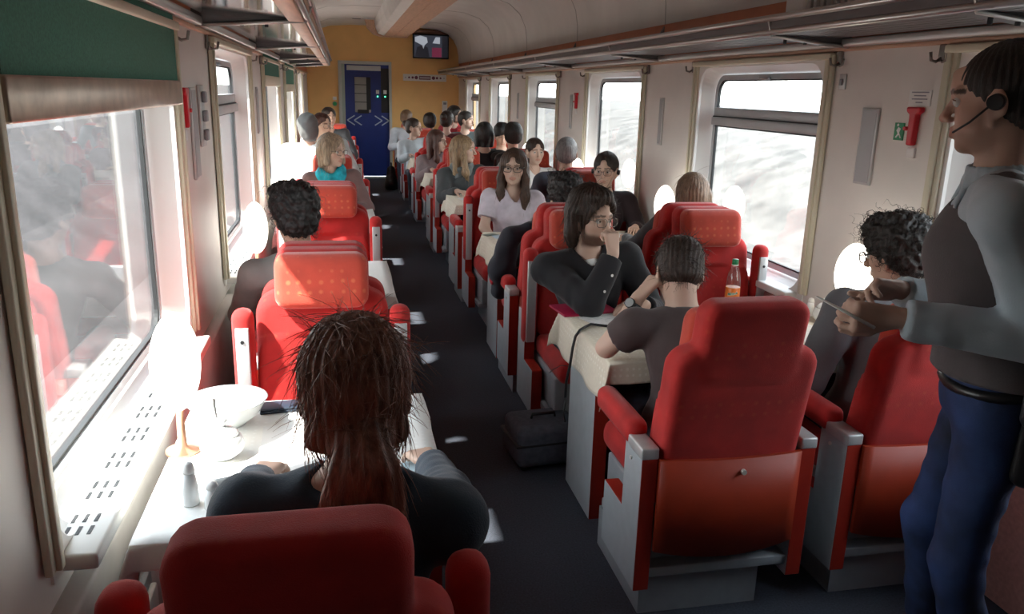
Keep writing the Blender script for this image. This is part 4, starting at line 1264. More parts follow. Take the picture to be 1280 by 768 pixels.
ph = person('person with tied dark hair, earpiece and black top at the second right table', (1.93, RB[1] - .32), B_, (1.930, 5.78, 1.165), hyaw=yaw_to(-.50, -.86), hpitch=-.06, female=True, hair='tied', hairc='dark', skin=PALE,
       top=G('black plum top', (.022, .012, .016)), glasses='metal', lod=1, hs=1.09, sw=.18, bulk=.01)
# third table
person('person with cropped grey hair and dark blue jacket from behind at the third right table', (1.90, RY[2] + .33), A_, (1.882, 6.72, 1.22), hyaw=-.25, hair='crop', hairc='grey', skin=TAN, top=G('blue grey jacket', (.050, .062, .085)), lod=1, strand=150, hs=1.10, bulk=.022)
pblonde = person('person with long blonde hair and grey scarf looking out of the right windows', (1.19, RB[2] - .32), B_, (1.171, 7.90, 1.150), hyaw=yaw_to(.88, -.42), hpitch=.03, female=True, hair='long', hairc='blonde', skin=PALE, top=G('charcoal cardigan', (.055, .062, .065)), lod=1, strand=250, hs=1.10, bulk=.012)
person('person with dark pinned hair and bright white top at the third right window', (1.90, RB[2] - .32), B_, (1.888, 7.89, 1.140), hyaw=yaw_to(.10, -1), female=True, hair='tied', hairc='dkbrown', skin=PALE, top=G('bright white top', (.80, .79, .77)), vneck=True, lod=1, hs=1.08)
# fourth table
person('person with black hair from behind above a red headrest, fourth right table', (1.545, RY[3] + .38), A_, (1.538, 8.88, 1.245), hair='bob', hairc='black', skin=MID, top=G('black pullover', (.014, .014, .016)), lod=0, hs=1.04)
person('person bending the face down, short black hair, fourth right table', (1.93, RB[3] - .40), B_, (1.917, 9.78, 1.195), hpitch=-.45, hair='thick', hairc='black', skin=MID, top=G('black shirt', (.016, .016, .018)), lod=0, hs=1.06)
person('person with round dark hair from behind beside the one bending down', (1.87, RY[3] + .36), A_, (1.855, 8.84, 1.235), hair='thick', hairc='dark', skin=MID, top=G('dark brown top', (.03, .022, .02)), lod=0, hs=1.04)
person('person with wavy auburn hair, glasses and mauve hoodie in profile', (1.18, RB[3] - .32), B_, (1.153, 9.99, 1.10), hyaw=yaw_to(.80, -.55), female=True, hair='long', hairc='auburn', skin=PALE, top=G('mauve hoodie', (.24, .18, .185)), glasses='metal', lod=0, hs=1.10, bulk=.02)
# fifth and sixth
person('person with short dark hair and stubble in profile near the far right window', (1.84, RB[4] - .30), B_, (1.827, 12.1, 1.28), hyaw=yaw_to(.85, -.5), hair='short', hairc='dark', skin=PALE, beard=.5, top=G('grey green jacket', (.07, .085, .085)), lod=0, hs=1.08)
person('person with dark bob and bright face beside the far right window', (1.72, RB[4] + .62), B_, (1.748, 12.75, 1.34), hyaw=yaw_to(.7, -.6), female=True, hair='bob', hairc='dark', skin=PALE, top=G('red pullover', (.35, .03, .04)), lod=0, hs=1.06)
person('person with dark hair in a bun from behind at the fifth right table', (1.42, RY[4] + .42), A_, (1.402, 11.02, 1.31), hyaw=-.5, female=True, hair='bun', hairc='dkbrown', skin=PALE, top=G('dark red top', (.12, .02, .025)), lod=0, hs=1.06)
person('person with bun, glasses and pale blue sweater looking right at the fifth table', (1.10, RB[4] - .32), B_, (1.05, 12.12, 1.16), hyaw=yaw_to(.86, -.45), female=True, hair='bun', hairc='dkbrown', skin=PALE, top=G('pale blue sweater', (.50, .57, .62)), glasses='metal', lod=0, hs=1.12, bulk=.01)
person('person with dark hair low behind the pale blue sweater', (1.40, RY[5] + .40), A_, (1.385, 13.1, 1.20), hair='thick', hairc='dark', skin=MID, top=G('black knit', (.016, .014, .014)), lod=0, hs=1.05)
person('person in light blue shirt with brown hair turned away at the far aisle end', (1.08, 14.1), B_, (1.105, 14.1, 1.225), hyaw=yaw_to(.6, .8), hair='short', hairc='ltbrown', skin=MID, top=G('light blue shirt', (.55, .60, .66)), lod=0, hs=1.10, bulk=.01)

# the waiter, standing
wf = yaw_to(-.80, .60)
wt = person('person standing in grey waistcoat and jeans holding a white pen', (1.62, 1.63), wf, (1.518, 1.67, 1.73), hyaw=yaw_to(-.63, .77), hpitch=-.10, hair='crop', hairc='dark', skin=(.54, .35, .27), beard=.3,
       top=G('pale blue shirt', (.42, .49, .54), noise=.06), bottom=mat('blue denim', (.011, .027, .090), .8, noise=.8, nscale=6, bump=.3, bscale=500), stand=True, lod=2, hs=1.07, sw=.195, bulk=.006, collar=G('pale blue shirt', (.42, .49, .54)), fat=1.06,
       vest=G('grey brown waistcoat', (.085, .072, .075)), feet={1: (1.72, 1.80), -1: (1.68, 1.54)}, lean_b=-.01,
       arms={-1: dict(w=(1.275, 1.60, 1.225), e=(1.56, 1.46, 1.20), dir=(-.90, .22, -.02), palm=(.45, .55, .1), curls=[.75, .85, 1.0, 1.1], thumb=(.9, .2, .3)),
             1: dict(w=(1.475, 1.86, 1.225), e=(1.70, 1.90, 1.16), dir=(-.95, -.10, .05), palm=(-.1, -.75, -.55), curls=[.35, .5, .6, .7], thumb=(.6, -.55, 1.0))})
# ------------------------------------------------------------------ things on tables, walls and floor
def T(name, label, cat, loc, rz=0, group=None): return thing(name, label, cat, loc, rz, group)
ZC = TZ + .0065
def sheet(name, loc, w, h, rz, m, label, group=None, th=.0012, cat='paper', curl=0):
    n = 6; V = []; F = []
    for k in (0, 1):
        for i in range(n + 1):
            for j in (0, 1): V.append((-w / 2 + w * i / n, -h / 2 + h * j, k * th + curl * (i / n) ** 3 + .0006))
    m2 = 2 * (n + 1)
    for i in range(n):
        a = i * 2
        F += [[a, a + 1, a + 3, a + 2], [m2 + a, m2 + a + 2, m2 + a + 3, m2 + a + 1], [a, a + 2, m2 + a + 2, m2 + a], [a + 1, m2 + a + 1, m2 + a + 3, a + 3]]
    F += [[0, m2, m2 + 1, 1], [2 * n, 2 * n + 1, m2 + 2 * n + 1, m2 + 2 * n]]
    o = mesh_obj(name, V, F, m, smooth=False); o.location = loc; o.rotation_euler = (0, 0, rz)
    return tag(o, label, cat, group)
def printed(name, col, ink, sc=60):
    def fn(nt, b, mp):
        N = nt.nodes; L = nt.links
        wv = N.new('ShaderNodeTexWave'); wv.wave_type = 'BANDS'; wv.bands_direction = 'Y'; wv.inputs['Scale'].default_value = sc / 3; wv.inputs['Distortion'].default_value = .5
        nz = N.new('ShaderNodeTexNoise'); nz.inputs['Scale'].default_value = 22
        L.new(mp.outputs['Vector'], wv.inputs['Vector']); L.new(mp.outputs['Vector'], nz.inputs['Vector'])
        mu = N.new('ShaderNodeMath'); mu.operation = 'MULTIPLY'; L.new(wv.outputs['Fac'], mu.inputs[0]); L.new(nz.outputs['Fac'], mu.inputs[1])
        r = N.new('ShaderNodeValToRGB'); r.color_ramp.elements[0].position = .42; r.color_ramp.elements[1].position = .55
        r.color_ramp.elements[0].color = (*col, 1); r.color_ramp.elements[1].color = (*ink, 1)
        L.new(mu.outputs[0], r.inputs['Fac']); L.new(r.outputs['Color'], b.inputs['Base Color'])
    return mat(name, col, .8, fn=fn)
PR = printed('printed page', (.80, .80, .79), (.50, .52, .55)); PB = printed('pale blue leaflet', (.55, .68, .76), (.36, .46, .55))
# nearest right table
t = T('folder', 'magenta card folder lying on the nearest right cream table', 'folder', (1.075, 3.41, ZC), .12)
mb = MB(); mb.lohi((-.135, -.085, 0), (.135, .105, .004)); mb.lohi((-.135, -.085, .0045), (.135, .105, .009), .001); mb.build('folder_cover', M['magenta'], t)
MB().lohi((-.01, -.035, .009), (.05, -.026, .0096)).build('folder_label', mat('pale pink print', (.75, .45, .5), .6), t)
sheet('paper_sheet', (1.13, 3.26, ZC), .21, .15, .35, PR, 'white printed sheet between folder and the t-shirt person', 'white papers', curl=.004)
sheet('paper_sheet', (1.20, 3.20, ZC + .0022), .15, .11, .2, M['paper'], 'small blank sheet lying on the printed one by the folder', 'white papers')
sheet('paper_sheet', (1.20, 2.90, ZC), .21, .16, -.3, PR, 'white sheet under the arm of the t-shirt person', 'white papers')
sheet('menu_card', (1.93, 2.94, ZC), .20, .29, .15, PR, 'white printed menu lying before the curly haired person', 'white papers', cat='menu')
mb = MB(); mb.tube([(1.16, 3.16, ZC + .006), (1.10, 3.13, ZC + .006), (1.03, 3.17, ZC + .006), (.985, 3.12, ZC + .007), (.958, 3.09, ZC + .006), (.938, 3.085, ZC - .02), (.930, 3.09, .68), (.918, 3.08, .60), (.912, 3.10, .53), (.905, 3.08, .46)], .006, 6)
mb.tube([(.905, 3.08, .46), (.895, 3.06, .40), (.90, 3.05, .36)], .004, 6)
tag(mb.build('cable', M['dark']), 'black cable hanging over the cloth edge beside the magenta folder', 'cable')
mb = MB(); mb.tube([(.915, 3.085, .60), (.885, 3.10, .60), (.865, 3.14, .57), (.858, 3.18, .54)], .0016, 5); tag(mb.build('thin_cable', M['dark']), 'thin black wire curling off the cable at the cloth edge', 'cable')
# bottle
t = T('soda_bottle', 'plastic bottle with green cap and orange drink label on the nearest right table', 'bottle', (1.785, 3.37, ZC))
mb = MB(); mb.lathe([(.026, 0), (.031, .006), (.032, .02), (.030, .06), (.032, .10), (.033, .115), (.031, .145), (.026, .172), (.016, .198), (.0125, .206), (.0125, .216)], seg=24); mb.build('bottle_body', M['clear'], t)
mb = MB(); mb.lathe([(.024, .003), (.029, .008), (.030, .02), (.028, .06), (.0300, .097), (.0, .098)], seg=24); mb.build('drink', mat('orange drink', (.75, .22, .02), .2), t)
mb = MB(); mb.lathe([(.0325, .028), (.0338, .030), (.0338, .104), (.0325, .106)], seg=28); lb = mb.build('label_band', mat('orange label', (.80, .20, .03), .4, noise=.25, nscale=40), t)
mb = MB(); mb.lathe([(.0145, .214), (.0150, .216), (.0150, .236), (.0135, .238), (0, .2385)], seg=24); mb.build('bottle_cap', mat('green cap', (.01, .20, .07), .35), t)
MB().lathe([(.0155, .209), (.0155, .213), (.014, .2135)], seg=24).build('neck_ring', M['white'], t)
def text_mesh(s, size, m, parent, name, ext=.0008, shear=0.0, bevel=0.0):
    cu = bpy.data.curves.new(name, 'FONT'); cu.body = s; cu.size = size; cu.extrude = ext; cu.align_x = 'CENTER'; cu.align_y = 'CENTER'; cu.shear = shear; cu.offset = bevel
    o = bpy.data.objects.new(name, cu); COL.objects.link(o)
    dg = bpy.context.evaluated_depsgraph_get(); me = bpy.data.meshes.new_from_object(o.evaluated_get(dg)); bpy.data.objects.remove(o)
    me.name = name; me.materials.clear(); me.materials.append(m)
    return link(bpy.data.objects.new(name, me), parent)
def wrap(o, R, ang0, z0, slope=0.0, out=0.0):
    for v in o.data.vertices:
        a = ang0 + v.co.x / R; rr = R + v.co.z + out
        z = z0 + v.co.y + slope * v.co.x
        v.co = (rr * math.cos(a), rr * math.sin(a), z)
o = text_mesh('Mirinda', .0155, M['white'], lb, 'lettering_outline', .0003, .25, .0016); wrap(o, .0338, -2.03, .078, .22)
o = text_mesh('Mirinda', .0155, mat('green lettering', (.02, .22, .10), .5), lb, 'lettering', .0004, .25, .0003); wrap(o, .0338, -2.03, .078, .22, .0006)
mb = MB(); mb.lathe([(.009, 0), (.008, .001), (0, .0012)], seg=14); o = mb.build('leaf_mark', mat('green leaf', (.03, .30, .08), .5), lb)
for v in o.data.vertices:
    x, y, z = v.co; a = -1.75 + x / .0338; v.co = ((.0338 + z) * math.cos(a), (.0338 + z) * math.sin(a), .055 + y * .6)
def sugar_bowl(loc, label, spoon, s=1.0, rz=0):
    t = T('sugar_bowl', label, 'sugar bowl', loc, rz, 'white china sugar bowls')
    mb = MB(); mb.lathe([(.026 * s, 0), (.030 * s, .004), (.046 * s, .020), (.050 * s, .038), (.044 * s, .058), (.036 * s, .066)], seg=24); mb.build('bowl', M['china'], t)
    mb = MB(); mb.lathe([(.038 * s, .066), (.036 * s, .072), (.020 * s, .086), (.010 * s, .090), (.010 * s, .094), (.014 * s, .104), (.008 * s, .112), (0, .113)], seg=24); mb.build('lid', M['china'], t)
    if spoon:
        mb = MB(); mb.tube([(.02, .0, .07), (.035, .004, .105), (.045, .006, .135), (.047, .006, .150)], [.0022, .0025, .0040, .0048], 8); mb.build('spoon', M['steel'], t)
    return t
sugar_bowl((2.10, 3.10, ZC), 'white china sugar bowl with a spoon on the nearest right table by the wall', True, 1.0, 0)
sugar_bowl((-.335, 2.08, ZC), 'white china sugar bowl with dark spoon handle on the near left table', True, 1.15, 1.9)
sugar_bowl((2.09, 5.22, ZC), 'white china sugar bowl by the wall on the second right table', False)
def shaker(loc, label, h=.085):
    t = T('salt_shaker', label, 'shaker', loc, 0, 'salt shakers')
    mb = MB(); mb.lathe([(.018, 0), (.0205, .003), (.0185, h * .45), (.0135, h * .75)], seg=18); mb.build('shaker_body', M['china'], t)
    mb = MB(); mb.lathe([(.0142, h * .75), (.0148, h * .8), (.011, h * .95), (0, h)], seg=18); mb.build('shaker_top', M['white'], t)
shaker((2.10, 3.21, ZC), 'small white shaker behind the sugar bowl on the nearest right table')
shaker((-.375, 1.83, ZC), 'tall white shaker at the near corner of the near left table', .11)
shaker((-.320, 1.80, ZC), 'short white shaker beside the tall one on the near left table', .07)
# near left table
t = T('serving_bowl', 'large white bowl at the far end of the near left table', 'bowl', (-.350, 2.31, ZC))
mb = MB(); mb.lathe([(.05, 0), (.055, .006), (.090, .035), (.112, .075), (.116, .078), (.108, .076), (.085, .040), (.05, .012), (0, .010)], seg=36); mb.build('bowl', M['china'], t)
sheet('paper_sheet', (-.12, 2.10, ZC), .24, .34, .05, M['paper'], 'large white sheet in the middle of the near left table', 'white papers')
sheet('paper_sheet', (.175, 1.93, ZC), .10, .20, -.25, M['paperb'], 'pale leaflet hanging near the aisle edge of the near left table', 'white papers')
t = T('wallet', 'dark blue wallet at the far edge of the near left table', 'wallet', (-.19, 2.40, ZC), .1)
mb = MB(); mb.lohi((-.08, -.035, 0), (.08, .035, .008), .003); mb.lohi((-.078, -.033, .0085), (.078, .033, .016), .003); mb.build('wallet_cover', mat('dark blue leather', (.02, .03, .05), .5), t)
t = T('notebook', 'small dark notebook beside the shakers on the near left table', 'notebook', (-.285, 1.90, ZC), .3)
mb = MB(); mb.lohi((-.05, -.035, 0), (.05, .035, .003)); mb.lohi((-.05, -.035, .012), (.05, .035, .015)); mb.lohi((-.053, -.035, 0), (-.05, .035, .015)); mb.build('notebook_cover', mat('charcoal card', (.06, .07, .08), .6), t)
MB().lohi((-.049, -.034, .0031), (.048, .034, .0119)).build('pages', M['paper'], t)
t = T('cloth_clip', 'dark clip pinching the near hem of the near left cloth', 'clip', (-.335, 1.66, TZ - .03))
mb = MB(); mb.lohi((-.016, -.012, -.03), (.016, -.006, .035), .002); mb.lohi((-.016, .0, -.03), (.016, .006, -.036), .002); mb.lohi((-.016, -.012, .034), (.016, .03, .039), .002); mb.build('clip_plate', M['rack'], t)
# second right table
sheet('paper_sheet', (1.10, 5.33, ZC), .21, .14, .1, PB, 'pale blue leaflet before the person in the lilac t-shirt', 'white papers')
sheet('paper_sheet', (1.12, 5.14, ZC), .24, .17, -.2, PB, 'second pale blue leaflet nearer us on the second right table', 'white papers')
sheet('menu_card', (.99, 5.40, ZC), .11, .07, .5, mat('green grey card', (.25, .30, .26), .6), 'small grey green card at the cloth corner of the second right table', 'white papers', cat='card')
sheet('paper_sheet', (1.86, 5.30, ZC), .30, .21, .1, PR, 'white printed page before the person in the black top', 'white papers')
t = T('phone', 'dark phone on the second right table beside the sugar bowl', 'phone', (2.06, 5.42, ZC), .8)
MB().lohi((-.035, -.07, 0), (.035, .07, .008), .004).build('phone_body', M['dark'], t)
MB().lohi((-.032, -.062, .008), (.032, .062, .0085)).build('screen', mat('dark glass screen', (.02, .02, .025), .1), t)
sheet('paper_sheet', (1.15, RT[2], ZC), .21, .15, .3, PR, 'white page on the third right table before the blonde person', 'white papers')
# wall fittings
def hook(side, y, label):
    s = -1 if side == 'left' else 1; x = (XL if side == 'left' else XR)
    t = T('coat_hook', label, 'hook', (x, y, 1.905), 0, 'coat hooks along the windows')
    mb = MB(); mb.lohi((-s * .0005, -.016, -.035), (-s * .012, .016, .030), .004); mb.build('hook_plate', M['hook'], t)
    q = -1 if side == 'right' else 1
    mb = MB(); mb.tube([(-s * .008, 0, -.02), (-s * .03, 0, -.035), (-s * .052, 0, -.03), (-s * .058, 0, .0)], .006, 8); mb.tube([(-s * .008, .0, -.028), (-s * .02, -.022, -.036), (-s * .022, -.045, -.03), (-s * .022, -.05, -.005)], .005, 8); mb.build('hook_prong', M['hook'], t)
names = ['nearest', 'second', 'third', 'fourth', 'fifth', 'sixth']
for side, cs in (('right', WR), ('left', WL)):
    for i, y in enumerate(cs):
        for q, wd in ((-1, 'near'), (1, 'far')):
            yy = y + q * (HWS[side] + .10)
            if yy < 2.2 or yy > 15.4: continue
            hook(side, yy, 'small bronze coat hook at the %s edge of the %s %s window' % (wd, names[i], side))
def plate(side, y, z0, z1, w, label, tilt=0.0):
    s = -1 if side == 'left' else 1; x = (XL if side == 'left' else XR)
    t = T('wall_plate', label, 'plate', (x, y, (z0 + z1) / 2), 0, 'narrow grey wall plates'); h = (z1 - z0) / 2
    MB().lohi((-s * .0005, -w / 2, -h), (-s * .012, w / 2, h), .003).build('plate_face', M['plate'], t)
    mb = MB()
    MB().lohi((-s * .012, -w / 2 + .01, -h + .01), (-s * .0135, w / 2 - .01, h - .01)).build('mirror', mat('dull mirror strip', (.34, .34, .35), .4, metal=.3), t)
plate('right', 3.18, 1.36, 1.69, .115, 'tall grey strip on the right wall left of the red handle')
plate('right', 5.57, 1.37, 1.70, .07, 'tall grey strip on the right wall between second and third windows')
plate('right', 7.95, 1.37, 1.70, .07, 'tall grey strip on the right wall beyond the third window')
plate('right', 10.48, 1.37, 1.70, .07, 'tall grey strip on the right wall beyond the fourth window')
plate('left', 3.58, 1.33, 1.70, .12, 'tall grey strip on the left wall beside the near window')
plate('left', 6.28, 1.37, 1.70, .08, 'tall grey strip on the left wall beyond the second window')
def brake(side, y, ztop, label):
    s = -1 if side == 'left' else 1; x = (XL if side == 'left' else XR)
    t = T('emergency_handle', label, 'handle', (x, y, ztop), 0, 'red emergency handles')
    mb = MB(); mb.prism([(-.040, 0), (.040, 0), (.040, -.018), (.020, -.03), (.016, -.15), (-.016, -.15), (-.020, -.03), (-.040, -.018)], 0, -s * .001, -s * .028); o = mb.build('lever', M['redplastic'], t)
    b = o.modifiers.new('b', 'BEVEL'); b.width = .006; b.segments = 2
    MB().lohi((-s * .001, -.022, -.16), (-s * .012, .022, -.20), .002).build('seal_tag', M['white'], t)
    MB().cyl((-s * .0, .028, -.085), (-s * .034, .028, -.085), .008, seg=10).build('pivot', M['redplastic'], t)
brake('right', 2.89, 1.70, 'red emergency handle on the right wall under a white notice')
brake('left', 3.36, 1.70, 'red emergency handle on the left wall beside the near window')
brake('right', 7.75, 1.72, 'small far red emergency handle on the right wall')
t = T('notice', 'white printed notice above the red handle on the right wall', 'notice', (XR, 2.89, 1.735))
MB().lohi((-.0005, -.063, -.030), (-.005, .063, .030)).build('notice_board', M['white'], t)
mb = MB()
for k, wd in enumerate((.05, .035, .045, .02)): mb.lohi((-.005, -wd, .020 - k * .013), (-.0056, wd, .0245 - k * .013))
mb.build('notice_print', M['print'], t)
t = T('exit_sign', 'small green pictogram sign left of the red handle on the right wall', 'sign', (XR, 2.985, 1.60))
MB().lohi((-.0005, -.028, -.035), (-.006, .028, .035)).build('sign_board', M['green'], t)
mb = MB(); mb.prism([(-.02, -.026), (-.004, -.004), (-.012, .012), (.004, .018), (.014, .004), (.004, -.008), (.018, -.024), (.010, -.026), (-.004, -.012), (-.012, -.026)], 0, -.006, -.0068); mb.cyl((-.006, .008, .026), (-.0068, .008, .026), .006, seg=10); mb.build('pictogram', M['white'], t)
t = T('wall_switch', 'small grey wall switch beside the second right window frame', 'switch', (XR, 3.42, 1.80))
MB().lohi((-.0005, -.024, -.034), (-.010, .024, .034), .003).build('switch_plate', M['plate'], t)
MB().lohi((-.010, -.010, -.016), (-.017, .010, .012), .003).build('rocker', M['print'], t)
t = T('socket_strip', 'cluster of small grey fittings on the left wall beside the tall strip', 'fitting', (XL, 3.78, 1.58))
mb = MB(); mb.lohi((.0005, -.05, -.13), (.014, .05, .13), .004); mb.build('fitting_plate', M['plate'], t)
for z in (.08, .0, -.08): MB().lohi((.014, -.028, z - .024), (.032, .028, z + .024), .006).build('fitting_button', M['lamd'], t)
t = T('waste_bin', 'pale flap bin set in the lower left wall under the near table', 'bin', (XL + .055, 1.88, .30))
mb = MB(); mb.lohi((-.004, -.16, -.12), (.012, .16, .16), .004); mb.build('bin_frame', M['lamd'], t)
mb = MB(); mb.lohi((.012, -.14, .02), (.030, .14, .13), .006); mb.build('bin_flap', M['white'], t)
MB().lohi((.028, -.03, .10), (.036, .03, .125), .004).build('flap_grip', M['dark'], t)
# end wall
t = T('television', 'dark television on a bracket high on the orange end wall', 'television', (1.70, 15.86, 2.49), 0)
MB().lohi((-.34, -.03, -.22), (.34, .04, .22), .012).build('housing', M['dark'], t)
MB().lohi((-.10, .04, -.10), (.10, .14, .10)).build('tv_bracket', M['rack'], t)
MB().lohi((-.34, .04, .20), (.36, .14, .30), .02).build('tv_shelf', M['wooddark'], t)
def em(n, c, s): return mat(n, (0, 0, 0), .3, emit=c, estr=s)
sc_ = MB().lohi((-.315, -.032, -.195), (.315, -.030, .195)).build('screen', em('screen dark picture', (.03, .033, .045), 1.0), t)
def patch(poly, m, nm): MB().prism(poly, 1, -.0335, -.0322).build(nm, m, sc_)
grey_, pink_, blk_ = em('screen grey picture', (.30, .32, .36), 1), em('screen dark red picture', (.12, .018, .04), 1), em('screen black picture', (.012, .012, .016), 1)
patch([(-.30, .08), (-.30, .16), (-.20, .19), (-.08, .16), (-.06, .07), (-.12, .02), (-.14, -.05), (-.17, .02)], grey_, 'picture_patch')
patch([(.03, .06), (.09, .17), (.17, .17), (.17, .05)], grey_, 'picture_patch')
patch([(.02, -.02), (.20, -.02), (.20, -.19), (.02, -.19)], pink_, 'picture_patch')
patch([(-.30, -.19), (-.26, -.02), (-.16, .02), (-.06, -.02), (-.03, -.19)], blk_, 'picture_patch')
patch([(.21, -.195), (.21, .195), (.315, .195), (.315, -.195)], blk_, 'picture_patch')
t = T('pictogram_board', 'long white board with a row of dark red dots on the orange end wall', 'sign', (1.60, YE, 1.92))
MB().lohi((-.415, -.012, -.062), (.415, -.0005, .062), .004).build('sign_board', M['white'], t)
dr = mat('dark red sign ink', (.16, .03, .06), .5)
MB().lohi((-.11, -.016, -.034), (.11, -.0118, .034), .004).build('centre_plaque', dr, t)
MB().lohi((-.10, -.018, -.018), (.10, -.0158, .018)).build('plaque_print', mat('grey pink print', (.52, .44, .45), .5), t)
for k, rr in enumerate((.032, .022, .018, .010)):
    for s in (-1, 1):
        x = s * (.165 + k * .068); MB().cyl((x, -.0118, 0), (x, -.015, 0), rr, seg=18).build('round_mark', dr if k < 3 else M['print'], t)
t = T('call_panel', 'small white panel with a screen on the orange end wall', 'panel', (1.985, YE, 1.38))
MB().lohi((-.05, -.03, -.12), (.05, -.0005, .12), .008).build('panel_case', M['white'], t)
MB().lohi((-.03, -.034, .05), (.03, -.0295, .09)).build('panel_screen', M['print'], t)
t = T('door_button', 'round green door button under a white label left of the blue door', 'button', (-.105, YE, 1.43))
MB().lohi((-.035, -.016, .04), (.035, -.0005, .10), .003).build('button_label', M['white'], t)
mb = MB(); mb.cyl((0, -.001, -.03), (0, -.02, -.03), .045, seg=24); mb.build('button_ring', M['lamd'], t)
MB().cyl((0, -.018, -.03), (0, -.032, -.03), .034, seg=24).build('button_disc', mat('green button', (.03, .40, .12), .4), t)
t = T('ceiling_vent', 'small dark slot vent in the ceiling above the door', 'vent', (.30, 14.4, 2.826))
MB().lohi((-.09, -.05, -.006), (.09, .05, -.0), .004).build('vent_frame', M['plate'], t)
MB().lohi((-.07, -.035, -.010), (.07, .035, -.005), .003).build('vent_slot', M['seal'], t)
# bags and coats
t = T('suitcase', 'grey blue soft suitcase on the floor beneath the nearest right table', 'suitcase', (.905, 3.44, 0), .1)
mb = MB(); mb.lohi((-.16, -.13, .02), (.16, .13, .22), .035, 3); mb.build('suitcase_body', mat('grey blue suitcase fabric', (.085, .095, .12), .8, noise=.2, nscale=40), t)
MB().tube([(-.06, 0, .215), (-.055, 0, .24), (.055, 0, .24), (.06, 0, .215)], .008, 8).build('suitcase_handle', M['dark'], t)
MB().lohi((-.172, -.132, .13), (.172, .132, .142), .003).build('zip_band', M['dark'], t)
for x in (-.12, .12): MB().cyl((x, -.10, .022), (x, .10, .022), .022, seg=12).build('wheel', M['dark'], t)
t = T('bag', 'black bag standing on the floor by the far right seats', 'bag', (.83, 14.2, 0))
V, F = sdf_mesh([cap((0, 0, .05), (0, .0, .34), .11, .07, k=.04), ell((0, 0, .12), (.10, .18, .13), k=.05), cut((0, 0, .002), (0, 0, -1))], (axis(-.2, .2, .012), axis(-.25, .25, .012), axis(-.03, .5, .012)))
np_mesh('bag_body', V, F, M['leather'], t)
MB().tube([(0, -.08, .36), (0, -.06, .46), (0, .06, .46), (0, .08, .36)], .010, 8).build('bag_handle', M['leather'], t)
# jacket hanging over the arm of the second row
t = T('jacket', 'black jacket with a red patch hanging over the armrest of the second aisle seat', 'jacket', (.93, RY[1] + .20, 0))
P_ = [cap((0, -.05, .92), (-.02, .07, .70), .055, .075, k=.05), cap((-.02, .07, .70), (-.02, .13, .55), .07, .055, k=.05), cap((.02, -.05, .92), (.10, -.04, .95), .05, .05, k=.04)]
V, F = sdf_mesh(P_, (axis(-.2, .3, .010), axis(-.2, .3, .010), axis(.40, 1.1, .010))); N_ = vnormals(V, F); V = V + N_ * (wob(V, 34, 2) * .006)[:, None]
np_mesh('jacket_body', V, F, G('black quilted jacket', (.014, .016, .026)), t)
V, F = sdf_mesh([ell((-.078, .09, .66), (.016, .035, .060), np.array(Matrix.Rotation(-.35, 3, 'X')))], (axis(-.14, .0, .006), axis(.0, .2, .006), axis(.55, .78, .006)))
np_mesh('red_patch', V, F, mat('red coat lining', (.48, .02, .03), .7), t)
t = T('backpack', 'turquoise and black backpack propped between seats at the fourth right table', 'backpack', (1.62, RY[3] - .30, 0))
V, F = sdf_mesh([cap((0, 0, .62), (0, .04, 1.02), .13, .085, k=.05), cut((0, 0, .50), (0, 0, -1))], (axis(-.2, .2, .012), axis(-.2, .25, .012), axis(.4, 1.2, .012)))
np_mesh('backpack_body', V, F, M['leather'], t)
V, F = sdf_mesh([cap((.02, -.055, .80), (.03, -.03, 1.02), .085, .06, k=.03)], (axis(-.15, .2, .01), axis(-.2, .1, .01), axis(.65, 1.15, .01)))
np_mesh('front_pocket', V, F, mat('turquoise nylon', (.01, .32, .42), .5, noise=.1, nscale=20), t)
MB().tube([(-.13, -.06, .72), (-.09, -.09, .95), (.02, -.06, 1.10), (.11, -.07, .95), (.15, -.05, .80)], .012, 8).build('strap', mat('grey webbing', (.35, .34, .33), .8), t)

# ---- things worn or held ----------------------------------------------------
def world_of(p, v): return Vector(p['Rh'] @ (V3(*v) * p['hs']) + p['H'])
def headset(p, q):
    mb = MB(); a, b = world_of(p, (q * .082, -.008, -.006)), world_of(p, (q * .104, -.006, -.006)); mb.cyl(a, b, .020, .017, seg=18)
    mb.tube([world_of(p, (q * .098, .005, -.015)), world_of(p, (q * .094, .04, -.045)), world_of(p, (q * .075, .075, -.065))], .0028, 6)
    mb.build('headset', M['dark'], p['root'])
headset(wt, -1)
for q in (-1, 1):
    mb = MB(); mb.cyl(world_of(ph, (q * .080, -.006, -.010)), world_of(ph, (q * .098, -.006, -.012)), .020, .018, seg=20); mb.build('earpiece', M['dark'], ph['root'])
# scarves
def scarf(p, m, name, r0=.085, rr=.032, drop=.07, m2=None):
    c = p['Nk'] + p['sp'] * .012
    pr_ = []
    for k in range(3):
        pts = [c + p['r'] * (r0 + .008 * k) * math.cos(a) + p['f'] * (r0 + .006 * k) * math.sin(a) + V3(0, 0, .022 - .026 * k) - V3(0, 0, 1) * drop * max(0, math.sin(a)) ** 2 * (.4 + .35 * k) + p['r'] * .006 * math.sin(a * 5 + k) for a in np.linspace(0, 2 * PI, 22)]
        pr_ += [cap(pts[i], pts[i + 1], rr * (.75 + .2 * math.sin(i * 1.9 + k)), k=.012) for i in range(21)]
    P0 = np.array([q[1] for q in pr_]); lo = P0.min(0) - .07; hi = P0.max(0) + .07
    V, F = sdf_mesh(pr_, [axis(lo[i], hi[i], .0075) for i in range(3)]); N_ = vnormals(V, F); V = V + N_ * (wob(V * np.array([1, 1, 3]), 50, 3) * .004)[:, None]
    return np_mesh(name, V, F, m, p['root'])
scarf(pw, mat('turquoise scarf', (.01, .36, .46), .8, noise=.45, nscale=14, bump=.3, bscale=200), 'scarf', .080, .030)
